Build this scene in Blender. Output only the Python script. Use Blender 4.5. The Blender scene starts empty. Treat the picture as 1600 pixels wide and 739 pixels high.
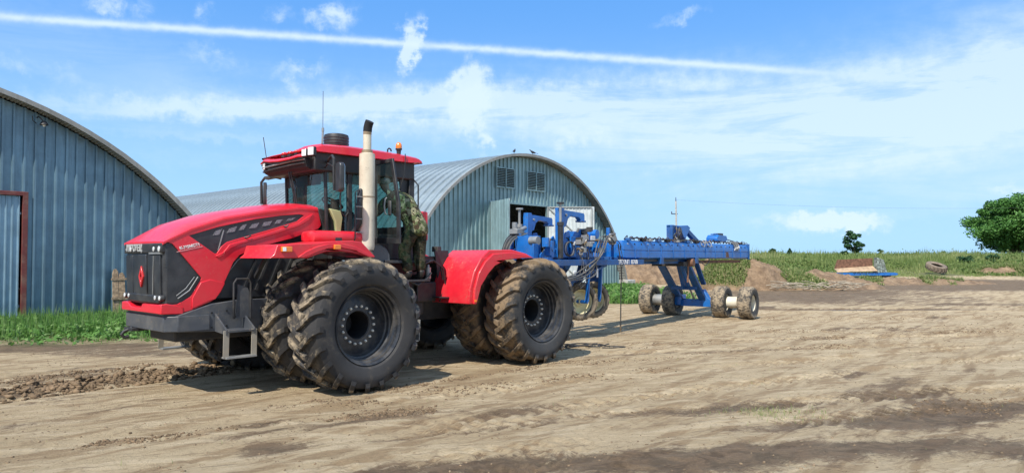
import bpy, bmesh, math, random
import numpy as np
from mathutils import Vector, Matrix
from mathutils.geometry import tessellate_polygon
random.seed(7); R = math.radians; PI = math.pi
S = bpy.context.scene
C = S.collection
# ------------------------------------------------------------------ camera
cam = bpy.data.objects.new('camera', bpy.data.cameras.new('camera')); C.objects.link(cam)
cam.location = (0, 0, 2.0); cam.rotation_euler = (R(91.66), 0, 0)
cam.data.sensor_width = 36.0; cam.data.lens = 36.0*1120/1600
cam.data.clip_start = 0.1; cam.data.clip_end = 9000
S.camera = cam
S.view_settings.view_transform = 'Standard'; S.view_settings.look = 'None'
S.view_settings.gamma = 1.0; S.view_settings.exposure = 0.40
# ------------------------------------------------------------------ sun and sky
SUN_AZ = R(204.0); SUN_EL = R(50)      # azimuth clockwise from +Y
sd = Vector((math.sin(SUN_AZ)*math.cos(SUN_EL), math.cos(SUN_AZ)*math.cos(SUN_EL), math.sin(SUN_EL)))
sun = bpy.data.objects.new('sun', bpy.data.lights.new('sun', 'SUN')); C.objects.link(sun)
sun.data.energy = 4.7; sun.data.angle = R(0.5); sun.data.color = (1.0, 0.94, 0.84)
sun.rotation_euler = sd.to_track_quat('Z', 'Y').to_euler(); sun.location = (0, 0, 60)

class NT:
    """tiny node helper"""
    def __init__(s, tree): s.t = tree; s.n = tree.nodes; s.l = tree.links
    def node(s, typ, **kw):
        n = s.n.new(typ)
        for k, v in kw.items(): setattr(n, k, v)
        return n
    def put(s, sock, v):
        if v is None: return
        if isinstance(v, bpy.types.NodeSocket): s.l.new(v, sock)
        else:
            try: sock.default_value = v
            except Exception: sock.default_value = (*v, 1.0)
    def m(s, op, a, b=None, c=None, clamp=False):
        n = s.node('ShaderNodeMath', operation=op, use_clamp=clamp)
        s.put(n.inputs[0], a); s.put(n.inputs[1], b); s.put(n.inputs[2], c); return n.outputs[0]
    def vm(s, op, a, b=None, out=0):
        n = s.node('ShaderNodeVectorMath', operation=op)
        s.put(n.inputs[0], a); s.put(n.inputs[1], b); return n.outputs[out]
    def mix(s, f, a, b, blend='MIX'):
        n = s.node('ShaderNodeMix', data_type='RGBA', blend_type=blend)
        s.put(n.inputs[0], f); s.put(n.inputs[6], a if isinstance(a, bpy.types.NodeSocket) else (*a[:3], 1)); s.put(n.inputs[7], b if isinstance(b, bpy.types.NodeSocket) else (*b[:3], 1))
        return n.outputs[2]
    def noise(s, vec, scale, detail=4, rough=.55, dist=0.0):
        n = s.node('ShaderNodeTexNoise'); s.put(n.inputs['Vector'], vec)
        n.inputs['Scale'].default_value = scale; n.inputs['Detail'].default_value = detail
        n.inputs['Roughness'].default_value = rough; n.inputs['Distortion'].default_value = dist
        return n.outputs[0]
    def ramp(s, v, lo, hi, a=0.0, b=1.0):
        n = s.node('ShaderNodeMapRange', interpolation_type='SMOOTHSTEP')
        s.put(n.inputs[0], v); n.inputs[1].default_value = lo; n.inputs[2].default_value = hi
        n.inputs[3].default_value = a; n.inputs[4].default_value = b; return n.outputs[0]
    def mapping(s, vec, rot=(0, 0, 0), scale=(1, 1, 1), loc=(0, 0, 0)):
        n = s.node('ShaderNodeMapping'); s.put(n.inputs[0], vec)
        n.inputs[1].default_value = loc; n.inputs[2].default_value = rot; n.inputs[3].default_value = scale
        return n.outputs[0]

W = bpy.data.worlds.new('World'); S.world = W; W.use_nodes = True
def sky_world():
    t = NT(W.node_tree); W.node_tree.nodes.clear()
    out = t.node('ShaderNodeOutputWorld'); bg = t.node('ShaderNodeBackground')
    sky = t.node('ShaderNodeTexSky'); sky.sky_type = 'NISHITA'; sky.sun_disc = False
    sky.sun_elevation = SUN_EL; sky.sun_rotation = SUN_AZ; sky.altitude = 100
    sky.air_density = 1.0; sky.dust_density = 0.4; sky.ozone_density = 2.2
    bg.inputs[1].default_value = 0.125
    d = t.node('ShaderNodeTexCoord').outputs['Generated']
    sp = t.node('ShaderNodeSeparateXYZ'); t.put(sp.inputs[0], d)
    x, y, z = sp.outputs
    az = t.m('MULTIPLY', t.m('ARCTAN2', x, y), 180/PI); el = t.m('MULTIPLY', t.m('ARCSINE', z), 180/PI)
    def ae(px, py):
        a = (px-800)/1120; b = (369.5-py)/1120; p = R(1.66)
        v = Vector((a, math.cos(p)-b*math.sin(p), math.sin(p)+b*math.cos(p))).normalized()
        return math.degrees(math.atan2(v.x, v.y)), math.degrees(math.asin(v.z))
    comb = t.node('ShaderNodeCombineXYZ'); t.put(comb.inputs[0], az); t.put(comb.inputs[1], el)
    ang = comb.outputs[0]
    n_fine = t.noise(ang, .55, 8, .62, .3)
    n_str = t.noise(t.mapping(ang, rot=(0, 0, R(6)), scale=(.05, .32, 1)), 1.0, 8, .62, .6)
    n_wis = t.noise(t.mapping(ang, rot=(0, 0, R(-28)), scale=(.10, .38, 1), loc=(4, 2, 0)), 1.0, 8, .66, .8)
    wx = t.m('MULTIPLY', t.m('SUBTRACT', t.noise(t.mapping(ang, loc=(9, 3, 0)), .75, 7, .62), .5), 3.4)
    wy = t.m('MULTIPLY', t.m('SUBTRACT', t.noise(t.mapping(ang, loc=(2, 13, 0)), .75, 7, .62), .5), 3.0)
    azw = t.m('ADD', az, wx); elw = t.m('ADD', el, wy)
    def blob(px, py, rx, ry, rot=0.0, amp=1.0):
        a0, e0 = ae(px, py); sx = rx/20.0; sy = ry/20.0
        dx = t.m('SUBTRACT', azw, a0); dy = t.m('SUBTRACT', elw, e0)
        c, s_ = math.cos(R(rot)), math.sin(R(rot))
        u = t.m('ADD', t.m('MULTIPLY', dx, c/sx), t.m('MULTIPLY', dy, s_/sx))
        v = t.m('ADD', t.m('MULTIPLY', dx, -s_/sy), t.m('MULTIPLY', dy, c/sy))
        r2 = t.m('ADD', t.m('MULTIPLY', u, u), t.m('MULTIPLY', v, v))
        return t.m('MULTIPLY', t.m('EXPONENT', t.m('MULTIPLY', r2, -1.0)), amp)
    def addm(*a):
        r = a[0]
        for b in a[1:]: r = t.m('ADD', r, b)
        return r
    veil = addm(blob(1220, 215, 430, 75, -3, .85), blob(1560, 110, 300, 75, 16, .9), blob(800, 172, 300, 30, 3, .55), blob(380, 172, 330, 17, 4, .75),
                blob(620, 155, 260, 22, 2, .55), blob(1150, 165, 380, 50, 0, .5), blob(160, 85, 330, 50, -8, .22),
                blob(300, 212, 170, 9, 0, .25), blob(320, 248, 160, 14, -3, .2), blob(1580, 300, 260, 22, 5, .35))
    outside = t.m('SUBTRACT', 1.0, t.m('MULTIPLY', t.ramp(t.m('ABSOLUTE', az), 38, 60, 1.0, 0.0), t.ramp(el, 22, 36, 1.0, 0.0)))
    veil = t.m('ADD', veil, t.m('MULTIPLY', outside, .62))  # unseen cloud beyond the view, added to whiten the blue fill light
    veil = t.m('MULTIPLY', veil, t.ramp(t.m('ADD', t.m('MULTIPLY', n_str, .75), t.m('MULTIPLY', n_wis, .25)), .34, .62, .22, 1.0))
    puff = addm(blob(640, 72, 15, 38, -12, 1.9), blob(735, 150, 34, 46, -12, 2.0), blob(735, 178, 16, 36, -4, 1.1), blob(535, 28, 26, 32, 20, .7), blob(490, 28, 34, 14, 10, .6),
                blob(458, 137, 14, 14, 0, .7), blob(468, 108, 52, 13, 5, .55), blob(325, 90, 48, 18, -12, .55), blob(178, 4, 42, 18, 0, .9), blob(323, 20, 20, 14, 0, .6),
                blob(430, 22, 22, 16, 40, .5), blob(760, 220, 14, 16, 0, 1.1), blob(613, 214, 12, 15, 0, .7), blob(812, 205, 14, 20, 0, .6),
                blob(905, 212, 72, 22, 8, .85), blob(1070, 26, 50, 12, 12, .5), blob(1290, 346, 86, 15, -2, 1.25), blob(1335, 350, 40, 12, 0, .6),
                blob(60, 110, 110, 22, -10, .45), blob(1030, 262, 60, 9, 0, .4), blob(1575, 297, 40, 7, 0, .6))
    puff = t.m('MULTIPLY', t.ramp(t.m('MULTIPLY', puff, t.m('ADD', t.m('MULTIPLY', n_fine, 3.2), -.6)), .12, 1.25), .88)
    # contrail: a great circle through the sky, ragged and widening
    p1 = ae(-100, 20); p2 = ae(620, 68); p3 = ae(1250, 112)
    def vec(p): a, e = R(p[0]), R(p[1]); return Vector((math.sin(a)*math.cos(e), math.cos(a)*math.cos(e), math.sin(e)))
    nn = (vec(p3)-vec(p1)).cross(vec(p2)-vec(p1)).normalized()
    if nn.z < 0: nn = -nn
    k = nn.dot(vec(p1))
    dd = t.m('SUBTRACT', t.vm('DOT_PRODUCT', d, tuple(nn), out=1), k)
    dd = t.m('ADD', dd, t.m('MULTIPLY', t.m('SUBTRACT', t.noise(ang, .9, 4, .6), .5), .004))
    wdt = t.m('ADD', .0026, t.m('MULTIPLY', t.noise(ang, .8, 6, .6), .0044))
    r = t.m('DIVIDE', dd, wdt)
    tr = t.m('EXPONENT', t.m('MULTIPLY', t.m('MULTIPLY', r, r), -1.1))
    tr = t.m('MULTIPLY', tr, t.ramp(az, 19, 29, .92, 0.0))
    tr = t.m('MULTIPLY', tr, t.ramp(n_fine, .2, .6, .65, 1.0))
    tr = t.m('MULTIPLY', tr, t.ramp(y, 0.0, .3))
    # general thin haze towards the horizon
    base = t.mix(t.ramp(el, -5, 21, 1.0, 0.0), t.mix(.75, sky.outputs[0], (.70, 2.60, 6.4)), (3.0, 5.0, 7.0))
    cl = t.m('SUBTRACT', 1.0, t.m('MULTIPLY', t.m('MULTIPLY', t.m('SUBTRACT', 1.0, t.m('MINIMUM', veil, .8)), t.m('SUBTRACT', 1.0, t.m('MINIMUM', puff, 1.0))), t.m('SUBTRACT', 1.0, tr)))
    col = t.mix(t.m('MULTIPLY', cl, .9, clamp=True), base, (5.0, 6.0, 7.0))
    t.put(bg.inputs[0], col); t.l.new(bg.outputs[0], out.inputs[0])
sky_world()
try:
    W.cycles.sampling_method = 'MANUAL'; W.cycles.sample_map_resolution = 512
except Exception: pass
S.cycles.max_bounces = 6; S.cycles.transparent_max_bounces = 16
# ------------------------------------------------------------------ frames
def unit(x, y): l = math.hypot(x, y); return Vector((x/l, y/l))
HV = unit(-.68, -.733); NV = Vector((-HV.y, HV.x))        # tractor forward / left
TO = Vector((-3.7555, 12.1887))
U = unit(.662, .749); GN = Vector((U.y, -U.x))            # hangar gable direction / outward normal
T_ROT = math.atan2(HV.y, HV.x)
def TW(x, y, z): q = TO+HV*x+NV*y; return Vector((q.x, q.y, z))
# ------------------------------------------------------------------ mesh builder
class MB:
    def __init__(s): s.v = []; s.f = []
    def add(s, vs, fs):
        o = len(s.v); s.v += [tuple(p) for p in vs]; s.f += [tuple(i+o for i in f) for f in fs]; return s
    def box(s, a, b):
        x0, x1 = sorted((a[0], b[0])); y0, y1 = sorted((a[1], b[1])); z0, z1 = sorted((a[2], b[2]))
        return s.add([(x0, y0, z0), (x1, y0, z0), (x1, y1, z0), (x0, y1, z0), (x0, y0, z1), (x1, y0, z1), (x1, y1, z1), (x0, y1, z1)],
                     [(0, 3, 2, 1), (4, 5, 6, 7), (0, 1, 5, 4), (1, 2, 6, 5), (2, 3, 7, 6), (3, 0, 4, 7)])
    def beam(s, p, q, w, h, up=(0, 0, 1)):
        p, q = Vector(p), Vector(q); d = (q-p).normalized(); up = Vector(up)
        if abs(d.dot(up)) > .95: up = Vector((1, 0, 0))
        a = d.cross(up).normalized(); b = a.cross(d).normalized(); vs = []
        for e in (p, q):
            for i, j in ((-1, -1), (1, -1), (1, 1), (-1, 1)): vs.append(e+a*(i*w/2)+b*(j*h/2))
        return s.add(vs, [(0, 1, 2, 3), (7, 6, 5, 4), (0, 4, 5, 1), (1, 5, 6, 2), (2, 6, 7, 3), (3, 7, 4, 0)])
    def cyl(s, p, q, r0, r1=None, n=16, caps=True):
        r1 = r0 if r1 is None else r1
        p, q = Vector(p), Vector(q); d = (q-p).normalized(); up = Vector((0, 0, 1)) if abs(d.z) < .9 else Vector((1, 0, 0))
        a = d.cross(up).normalized(); b = d.cross(a); vs = []
        for e, r in ((p, r0), (q, r1)):
            for i in range(n): t = 2*PI*i/n; vs.append(e+a*math.cos(t)*r+b*math.sin(t)*r)
        fs = [(i, (i+1) % n, n+(i+1) % n, n+i) for i in range(n)]
        if caps: fs += [tuple(range(n-1, -1, -1)), tuple(range(n, 2*n))]
        return s.add(vs, fs)
    def tube(s, pts, r, n=8, rs=None):
        pts = [Vector(p) for p in pts]; vs = []; a = None
        for i, p in enumerate(pts):
            d = (pts[min(i+1, len(pts)-1)]-pts[max(i-1, 0)]).normalized()
            if a is None: a = d.cross(Vector((0, 0, 1)) if abs(d.z) < .9 else Vector((1, 0, 0))).normalized()
            else:
                a = a-d*a.dot(d); a = a.normalized() if a.length > 1e-5 else d.orthogonal().normalized()
            b = d.cross(a); rr = rs[i] if rs else r
            for k in range(n): t = 2*PI*k/n; vs.append(p+a*math.cos(t)*rr+b*math.sin(t)*rr)
        fs = []
        for i in range(len(pts)-1):
            for k in range(n): fs.append((i*n+k, i*n+(k+1) % n, (i+1)*n+(k+1) % n, (i+1)*n+k))
        fs += [tuple(range(n-1, -1, -1)), tuple(range((len(pts)-1)*n, len(pts)*n))]
        return s.add(vs, fs)
    def lathe(s, prof, o=(0, 0, 0), axis='y', n=40, closed=False):
        vs = []; o = Vector(o)
        for r, a in prof:
            for i in range(n):
                t = 2*PI*i/n; c, q = r*math.cos(t), r*math.sin(t)
                vs.append(o+Vector({'y': (c, a, q), 'z': (c, q, a), 'x': (a, c, q)}[axis]))
        m = len(prof); fs = []
        for j in range(m if closed else m-1):
            k = (j+1) % m
            for i in range(n): fs.append((j*n+i, j*n+(i+1) % n, k*n+(i+1) % n, k*n+i))
        return s.add(vs, fs)
    def plate(s, outer, fn, t0, t1, holes=()):
        loops = [list(outer)]+[list(h) for h in holes]
        tris = tessellate_polygon([[Vector((p[0], p[1], 0)) for p in l] for l in loops])
        flat = [p for l in loops for p in l]; n = len(flat)
        vs = [fn(p[0], p[1], t0) for p in flat]+[fn(p[0], p[1], t1) for p in flat]
        fs = []
        for t in tris: fs.append(tuple(t)); fs.append(tuple(i+n for i in reversed(t)))
        o = 0
        for l in loops:
            for i in range(len(l)): j = (i+1) % len(l); fs.append((o+i, o+j, n+o+j, n+o+i))
            o += len(l)
        return s.add(vs, fs)
    def loft(s, rings, caps=True, closed=True):
        n = len(rings[0]); vs = [p for r in rings for p in r]; fs = []
        for j in range(len(rings)-1):
            for i in range(n if closed else n-1): fs.append((j*n+i, j*n+(i+1) % n, (j+1)*n+(i+1) % n, (j+1)*n+i))
        if caps: fs += [tuple(range(n-1, -1, -1)), tuple(range((len(rings)-1)*n, len(rings)*n))]
        return s.add(vs, fs)
    def ell(s, c, r, n=12, m=8, M=None):
        vs = []; fs = []; c = Vector(c)
        for j in range(m+1):
            p = PI*j/m
            for i in range(n):
                t = 2*PI*i/n; q = Vector((r[0]*math.sin(p)*math.cos(t), r[1]*math.sin(p)*math.sin(t), r[2]*math.cos(p)))
                vs.append(c+(M@q if M else q))
        for j in range(m):
            for i in range(n): fs.append((j*n+i, (j+1)*n+i, (j+1)*n+(i+1) % n, j*n+(i+1) % n))
        return s.add(vs, fs)
    def mesh(s, name, m, smooth=35, bev=0, fix=True):
        me = bpy.data.meshes.new(name); me.from_pydata(s.v, [], s.f); me.materials.append(m)
        if fix or bev:
            bm = bmesh.new(); bm.from_mesh(me)
            if fix: bmesh.ops.remove_doubles(bm, verts=bm.verts, dist=1e-5); bmesh.ops.recalc_face_normals(bm, faces=bm.faces)
            bm.to_mesh(me); bm.free()
        if smooth: me.shade_smooth(); me.set_sharp_from_angle(angle=R(smooth))
        return me
def link(name, me, parent=None, loc=None, rot=None, bev=0, seg=2):
    o = bpy.data.objects.new(name, me); C.objects.link(o)
    if parent: o.parent = parent
    if loc is not None: o.location = loc
    if rot is not None: o.rotation_euler = rot
    if bev:
        b = o.modifiers.new('bevel', 'BEVEL'); b.width = bev; b.segments = seg; b.limit_method = 'ANGLE'; b.angle_limit = R(35)
        b.harden_normals = False
    return o
def part(name, mb, m, parent, label=None, bev=0, smooth=35, loc=None, rot=None, kind=None):
    o = link(name, mb.mesh(name, m, smooth), parent, loc, rot, bev)
    if label: o['label'] = label
    if kind: o['kind'] = kind
    return o
def tag(o, label, cat, group=None):
    o['label'] = label; o['category'] = cat
    if group: o['group'] = group
    return o
def thing(name, label, cat, loc=(0, 0, 0), rotz=0, group=None):
    o = bpy.data.objects.new(name, None); C.objects.link(o); o.location = loc; o.rotation_euler = (0, 0, rotz)
    o.empty_display_size = .3
    return tag(o, label, cat, group)
def dup_tree(o, parent=None, loc=None):
    c = o.copy(); C.objects.link(c)
    if parent: c.parent = parent
    if loc is not None: c.location = loc
    for ch in list(o.children): dup_tree(ch, c)
    return c
def text_mesh(txt, size, m, ext=.003, sx=1.0, bold=0.0):
    cu = bpy.data.curves.new('text', 'FONT'); cu.body = txt; cu.size = size; cu.extrude = ext; cu.align_x = 'CENTER'; cu.align_y = 'CENTER'; cu.offset = bold
    o = bpy.data.objects.new('text', cu); C.objects.link(o)
    me = bpy.data.meshes.new_from_object(o.evaluated_get(bpy.context.evaluated_depsgraph_get()))
    bpy.data.objects.remove(o); bpy.data.curves.remove(cu)
    for v in me.vertices: v.co.x *= sx
    me.materials.clear(); me.materials.append(m); return me
# ------------------------------------------------------------------ materials
MATS = {}
def mat(name, col, rough=.5, metal=0.0, var=.12, vscale=3.0, dust=0.0, dustcol=(.36, .29, .20), bump=0.0, bscale=30, coat=0.0, spec=.5, scratch=0.0, dscale=4.0, splash=0.0):
    if name in MATS: return MATS[name]
    m = bpy.data.materials.new(name); m.use_nodes = True; t = NT(m.node_tree)
    b = m.node_tree.nodes['Principled BSDF']; oc = t.node('ShaderNodeTexCoord').outputs['Object']
    n1 = t.noise(oc, vscale, 5, .6)
    c = t.mix(t.ramp(n1, .3, .7), tuple(x*(1-var) for x in col), tuple(min(1, x*(1+var)) for x in col))
    rg = t.m('ADD', rough, t.m('MULTIPLY', t.m('SUBTRACT', t.noise(oc, vscale*4, 4, .6), .5), .22))
    if scratch:
        c = t.mix(t.m('MULTIPLY', t.ramp(t.noise(oc, 14, 8, .7), .60, .66), scratch), c, (.10, .055, .035))
    if dust:
        dn = t.ramp(t.noise(oc, dscale, 9, .68), .5-.16*dust-.05, .74-.1*dust)
        f = t.m('MULTIPLY', dn, min(1, dust*1.3))
        c = t.mix(f, c, dustcol); rg = t.m('ADD', rg, t.m('MULTIPLY', f, .35))
        t.put(b.inputs['Metallic'], t.m('MULTIPLY', t.m('SUBTRACT', 1.0, f), metal))
    else: b.inputs['Metallic'].default_value = metal
    if splash:
        f2 = t.m('MULTIPLY', t.m('MULTIPLY', t.ramp(t.noise(oc, 30, 5, .7, .5), .56, .64), t.ramp(t.noise(oc, 1.9, 5, .65), .44, .66)), splash)
        c = t.mix(f2, c, (.34, .25, .16)); rg = t.m('ADD', rg, t.m('MULTIPLY', f2, .5))
    t.put(b.inputs['Base Color'], c); t.put(b.inputs['Roughness'], rg)
    b.inputs['Specular IOR Level'].default_value = spec; b.inputs['Coat Weight'].default_value = coat; b.inputs['Coat Roughness'].default_value = .12
    if bump:
        bp = t.node('ShaderNodeBump'); bp.inputs['Strength'].default_value = bump; bp.inputs['Distance'].default_value = .02
        t.put(bp.inputs['Height'], t.noise(oc, bscale, 6, .6)); t.l.new(bp.outputs[0], b.inputs['Normal'])
    MATS[name] = m; return m
def glass(name, tint, refl=.06):
    m = bpy.data.materials.new(name); m.use_nodes = True; t = NT(m.node_tree); m.node_tree.nodes.clear()
    out = t.node('ShaderNodeOutputMaterial'); tr = t.node('ShaderNodeBsdfTransparent'); gl = t.node('ShaderNodeBsdfGlossy')
    tr.inputs[0].default_value = (*tint, 1); gl.inputs[1].default_value = .03; gl.inputs[0].default_value = (.9, .95, 1, 1)
    fr = t.node('ShaderNodeLayerWeight'); fr.inputs[0].default_value = .5
    mx = t.node('ShaderNodeMixShader'); t.put(mx.inputs[0], t.m('ADD', t.m('MULTIPLY', t.m('POWER', fr.outputs['Facing'], 4.0), .6), refl, clamp=True))
    t.l.new(tr.outputs[0], mx.inputs[1]); t.l.new(gl.outputs[0], mx.inputs[2])
    dif = t.node('ShaderNodeBsdfDiffuse'); dif.inputs[0].default_value = (.35, .36, .32, 1)
    mx2 = t.node('ShaderNodeMixShader'); oc = t.node('ShaderNodeTexCoord').outputs['Object']
    t.put(mx2.inputs[0], t.ramp(t.noise(oc, 3, 6, .6), .4, .8, .03, .16))
    t.l.new(mx.outputs[0], mx2.inputs[1]); t.l.new(dif.outputs[0], mx2.inputs[2]); t.l.new(mx2.outputs[0], out.inputs[0]); return m
RED = mat('red_paint', (.66, .013, .030), .36, var=.05, dust=.12, coat=.35, dustcol=(.46, .10, .09), splash=.22)
REDF = mat('red_fender_paint', (.62, .013, .028), .42, var=.06, dust=.20, coat=.2, dustcol=(.46, .11, .09), splash=.5)
BLK = mat('black_plastic', (.018, .019, .022), .45, var=.25, dust=.30, dustcol=(.09, .085, .075))
DRK = mat('dark_frame', (.022, .023, .027), .55, metal=.0, var=.3, dust=.35, dustcol=(.10, .085, .065), bump=.2)
GRI = mat('grille_black', (.020, .022, .026), .30, var=.25, dust=.32, dustcol=(.085, .085, .085), dscale=2.5)
BUM = mat('bumper_grey', (.055, .061, .072), .42, splash=.45, var=.15, dust=.30, dustcol=(.17, .16, .14))
RIM = mat('rim_steel', (.024, .028, .036), .38, metal=.25, var=.2, dust=.30, dustcol=(.20, .17, .13), dscale=3)
BOLT = mat('bolt_zinc', (.72, .70, .64), .35, metal=.4)
BEIGE = mat('exhaust_beige', (.60, .55, .43), .48, var=.08, dust=.25, dustcol=(.34, .25, .15), scratch=.35)
SOOT_SHADE = mat('soot_shade_black', (.008, .008, .009), .8)  # exhaust soot and small black parts; also painted shade inside the hubs
HEAT = mat('heat_brown_steel', (.33, .25, .16), .5, metal=.3, var=.3)
WHT = mat('white_paint', (.74, .74, .72), .5, dust=.25)
LAMPW = mat('lamp_lens', (.80, .82, .82), .12, var=.05, coat=.6)
AMB = mat('amber_lens', (.75, .20, .02), .2, var=.15, coat=.5)
REDL = mat('red_lens', (.55, .02, .02), .25, coat=.5)
OLIVE = mat('olive_cowl', (.42, .45, .22), .5)
SEAT = mat('seat_fabric', (.07, .13, .17), .9, bump=.3)
SEATG = mat('interior_tan', (.16, .15, .10), .9)
INT = mat('interior_dark', (.022, .024, .026), .8)
MIRB = mat('mirror_back', (.030, .032, .036), .35, dust=.2, dustcol=(.09, .09, .09))
MIRG = mat('mirror_glass', (.55, .62, .68), .06, metal=.9, var=.03)
BLUE = mat('blue_paint', (.003, .120, .42), .40, var=.16, dust=.17, dustcol=(.12, .16, .22), scratch=.6, coat=.15, splash=.45)
BLUE2 = mat('blue_paint_dull', (.004, .080, .27), .5, var=.2, dust=.30, dustcol=(.10, .11, .13), scratch=.7, splash=.5)
HOSE = mat('hose_rubber', (.020, .020, .021), .5, var=.3, dust=.3, dustcol=(.10, .09, .07))
HOSEG = mat('hose_grey', (.085, .09, .095), .55, var=.3, dust=.3)
VALVE = mat('valve_brass_brown', (.20, .145, .085), .5, metal=.4, var=.5, vscale=14, dust=.4, dustcol=(.06, .045, .03))
CREAM = mat('cream_rim', (.68, .62, .36), .45, var=.1, dust=.35, scratch=.4)
CREAM2 = mat('cream_hub', (.66, .62, .50), .5, var=.1, dust=.35, scratch=.5)
STEELG = mat('grey_steel', (.30, .31, .31), .42, metal=.5, dust=.25)
GLASS = glass('cab_glass', (.33, .59, .57)); GLASSD = glass('cab_glass_tinted', (.34, .56, .55), .05)
def tyre_mat(name, base, mud, amount, r0, r1, sc=5.0):
    m = bpy.data.materials.new(name); m.use_nodes = True; t = NT(m.node_tree); b = m.node_tree.nodes['Principled BSDF']
    oc = t.node('ShaderNodeTexCoord').outputs['Object']; sp = t.node('ShaderNodeSeparateXYZ'); t.put(sp.inputs[0], oc)
    r = t.m('SQRT', t.m('ADD', t.m('MULTIPLY', sp.outputs[0], sp.outputs[0]), t.m('MULTIPLY', sp.outputs[2], sp.outputs[2])))
    rad = t.ramp(r, r0, r1)
    n1 = t.noise(oc, sc, 8, .65, .3); n2 = t.noise(oc, 26, 5, .7); n3 = t.noise(oc, 1.7, 4, .6)
    f = t.m('MULTIPLY', rad, t.ramp(t.m('ADD', t.m('MULTIPLY', n1, .7), t.m('MULTIPLY', n2, .3)), .56-amount*.22, .66-amount*.12))
    side = t.mix(t.ramp(n3, .3, .75), base, tuple(x*1.7 for x in base))
    side = t.mix(t.m('MULTIPLY', t.ramp(n1, .52, .75), .35), side, tuple(x*.55 for x in mud))
    c = t.mix(f, side, t.mix(n2, tuple(x*.6 for x in mud), mud))
    t.put(b.inputs['Base Color'], c); t.put(b.inputs['Roughness'], t.m('ADD', .68, t.m('MULTIPLY', f, .25)))
    b.inputs['Specular IOR Level'].default_value = .35
    bp = t.node('ShaderNodeBump'); bp.inputs['Distance'].default_value = .012; bp.inputs['Strength'].default_value = .7
    t.put(bp.inputs['Height'], t.m('ADD', t.m('MULTIPLY', f, 1.0), t.m('MULTIPLY', n2, .35))); t.l.new(bp.outputs[0], b.inputs['Normal']); return m
TYRE_F = tyre_mat('tyre_front', (.026, .025, .025), (.36, .29, .20), .50, .92, .97)
TYRE_R = tyre_mat('tyre_rear', (.030, .030, .030), (.27, .195, .12), .85, .84, .93)
TYRE_I = tyre_mat('tyre_implement', (.030, .030, .030), (.40, .32, .22), .75, .36, .47, 6)
TYRE_G = tyre_mat('tyre_gauge', (.045, .038, .030), (.30, .24, .17), .95, .31, .40, 7)
def galv(name, col, metal=.45, rough=.42, streak=.5):
    m = bpy.data.materials.new(name); m.use_nodes = True; t = NT(m.node_tree); b = m.node_tree.nodes['Principled BSDF']
    oc = t.node('ShaderNodeTexCoord').outputs['Object']
    n1 = t.noise(oc, 1.1, 5, .6); n2 = t.noise(t.mapping(oc, scale=(5, 5, .35)), 1.6, 6, .65); vz = t.node('ShaderNodeTexVoronoi'); t.put(vz.inputs[0], oc); vz.inputs['Scale'].default_value = 22
    c = t.mix(t.ramp(n1, .32, .68), tuple(x*.80 for x in col), tuple(x*1.15 for x in col))
    oi = t.node('ShaderNodeObjectInfo').outputs['Random']
    c = t.mix(t.m('MULTIPLY', oi, .30), c, tuple(x*.70 for x in col)); c = t.mix(t.ramp(oi, .75, 1.0, 0, .22), c, tuple(min(1, x*1.5) for x in col))
    c = t.mix(t.m('MULTIPLY', t.ramp(n2, .46, .72), streak), c, tuple(x*.55 for x in col))
    c = t.mix(t.m('MULTIPLY', t.ramp(t.noise(oc, 3.7, 8, .7), .62, .74), .35), c, (.30, .24, .18))
    t.put(b.inputs['Base Color'], c); b.inputs['Metallic'].default_value = metal
    t.put(b.inputs['Roughness'], t.m('ADD', rough, t.m('MULTIPLY', t.m('SUBTRACT', vz.outputs[0], .4), .25)))
    bp = t.node('ShaderNodeBump'); bp.inputs['Distance'].default_value = .01; bp.inputs['Strength'].default_value = .35
    t.put(bp.inputs['Height'], t.noise(oc, 2.6, 4, .5)); t.l.new(bp.outputs[0], b.inputs['Normal']); return m
GAL1 = galv('galvanised_wall_blue', (.165, .27, .335), streak=.65); GAL1D = galv('galvanised_door', (.24, .37, .45), .4, .4)
GAL2 = galv('galvanised_wall_pale', (.27, .40, .425), streak=.65); ROOF = galv('galvanised_roof', (.30, .36, .39), .35, .5, .4)
SOFF = galv('galvanised_soffit', (.30, .30, .28), .2, .6); DOORW = galv('door_inside_pale', (.52, .57, .58), .05, .5, .3)
MAROON = mat('maroon_frame', (.14, .032, .028), .55, dust=.25, scratch=.4)
WOOD = mat('weathered_wood', (.30, .21, .13), .85, var=.4, vscale=9, bump=.7, bscale=22)
RUST = mat('rusty_steel', (.15, .075, .045), .85, var=.4, vscale=5, bump=.4)
CONC = mat('concrete', (.42, .41, .38), .9, var=.2, vscale=5, bump=.5)
# ------------------------------------------------------------------ numpy noise
def vnoise(x, y, seed):
    rs = np.random.RandomState(seed); G = rs.rand(256, 256)
    xi = np.floor(x).astype(int); yi = np.floor(y).astype(int); fx = x-xi; fy = y-yi
    fx = fx*fx*(3-2*fx); fy = fy*fy*(3-2*fy); a = xi & 255; b = yi & 255; a1 = (a+1) & 255; b1 = (b+1) & 255
    return (G[a, b]*(1-fx)+G[a1, b]*fx)*(1-fy)+(G[a, b1]*(1-fx)+G[a1, b1]*fx)*fy
def fbm(x, y, sc, octv=4, seed=0, gain=.5):
    o = np.zeros_like(x); amp = 1; tot = 0; c, s_ = math.cos(.6), math.sin(.6)
    for i in range(octv):
        o += amp*vnoise(x*sc+17.3*i, y*sc+5.1*i, seed+i); tot += amp; amp *= gain; sc *= 2.03; x, y = x*c-y*s_, x*s_+y*c
    return o/tot
def sstep(v, a, b): t = np.clip((v-a)/(b-a), 0, 1); return t*t*(3-2*t)
H1P = Vector((-12.86, 24.0)); H2P = Vector((6.35, 45.0))
def along(x, y): return x*U.x+y*U.y
def across(x, y): return x*U.y-y*U.x          # positive towards camera right
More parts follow.
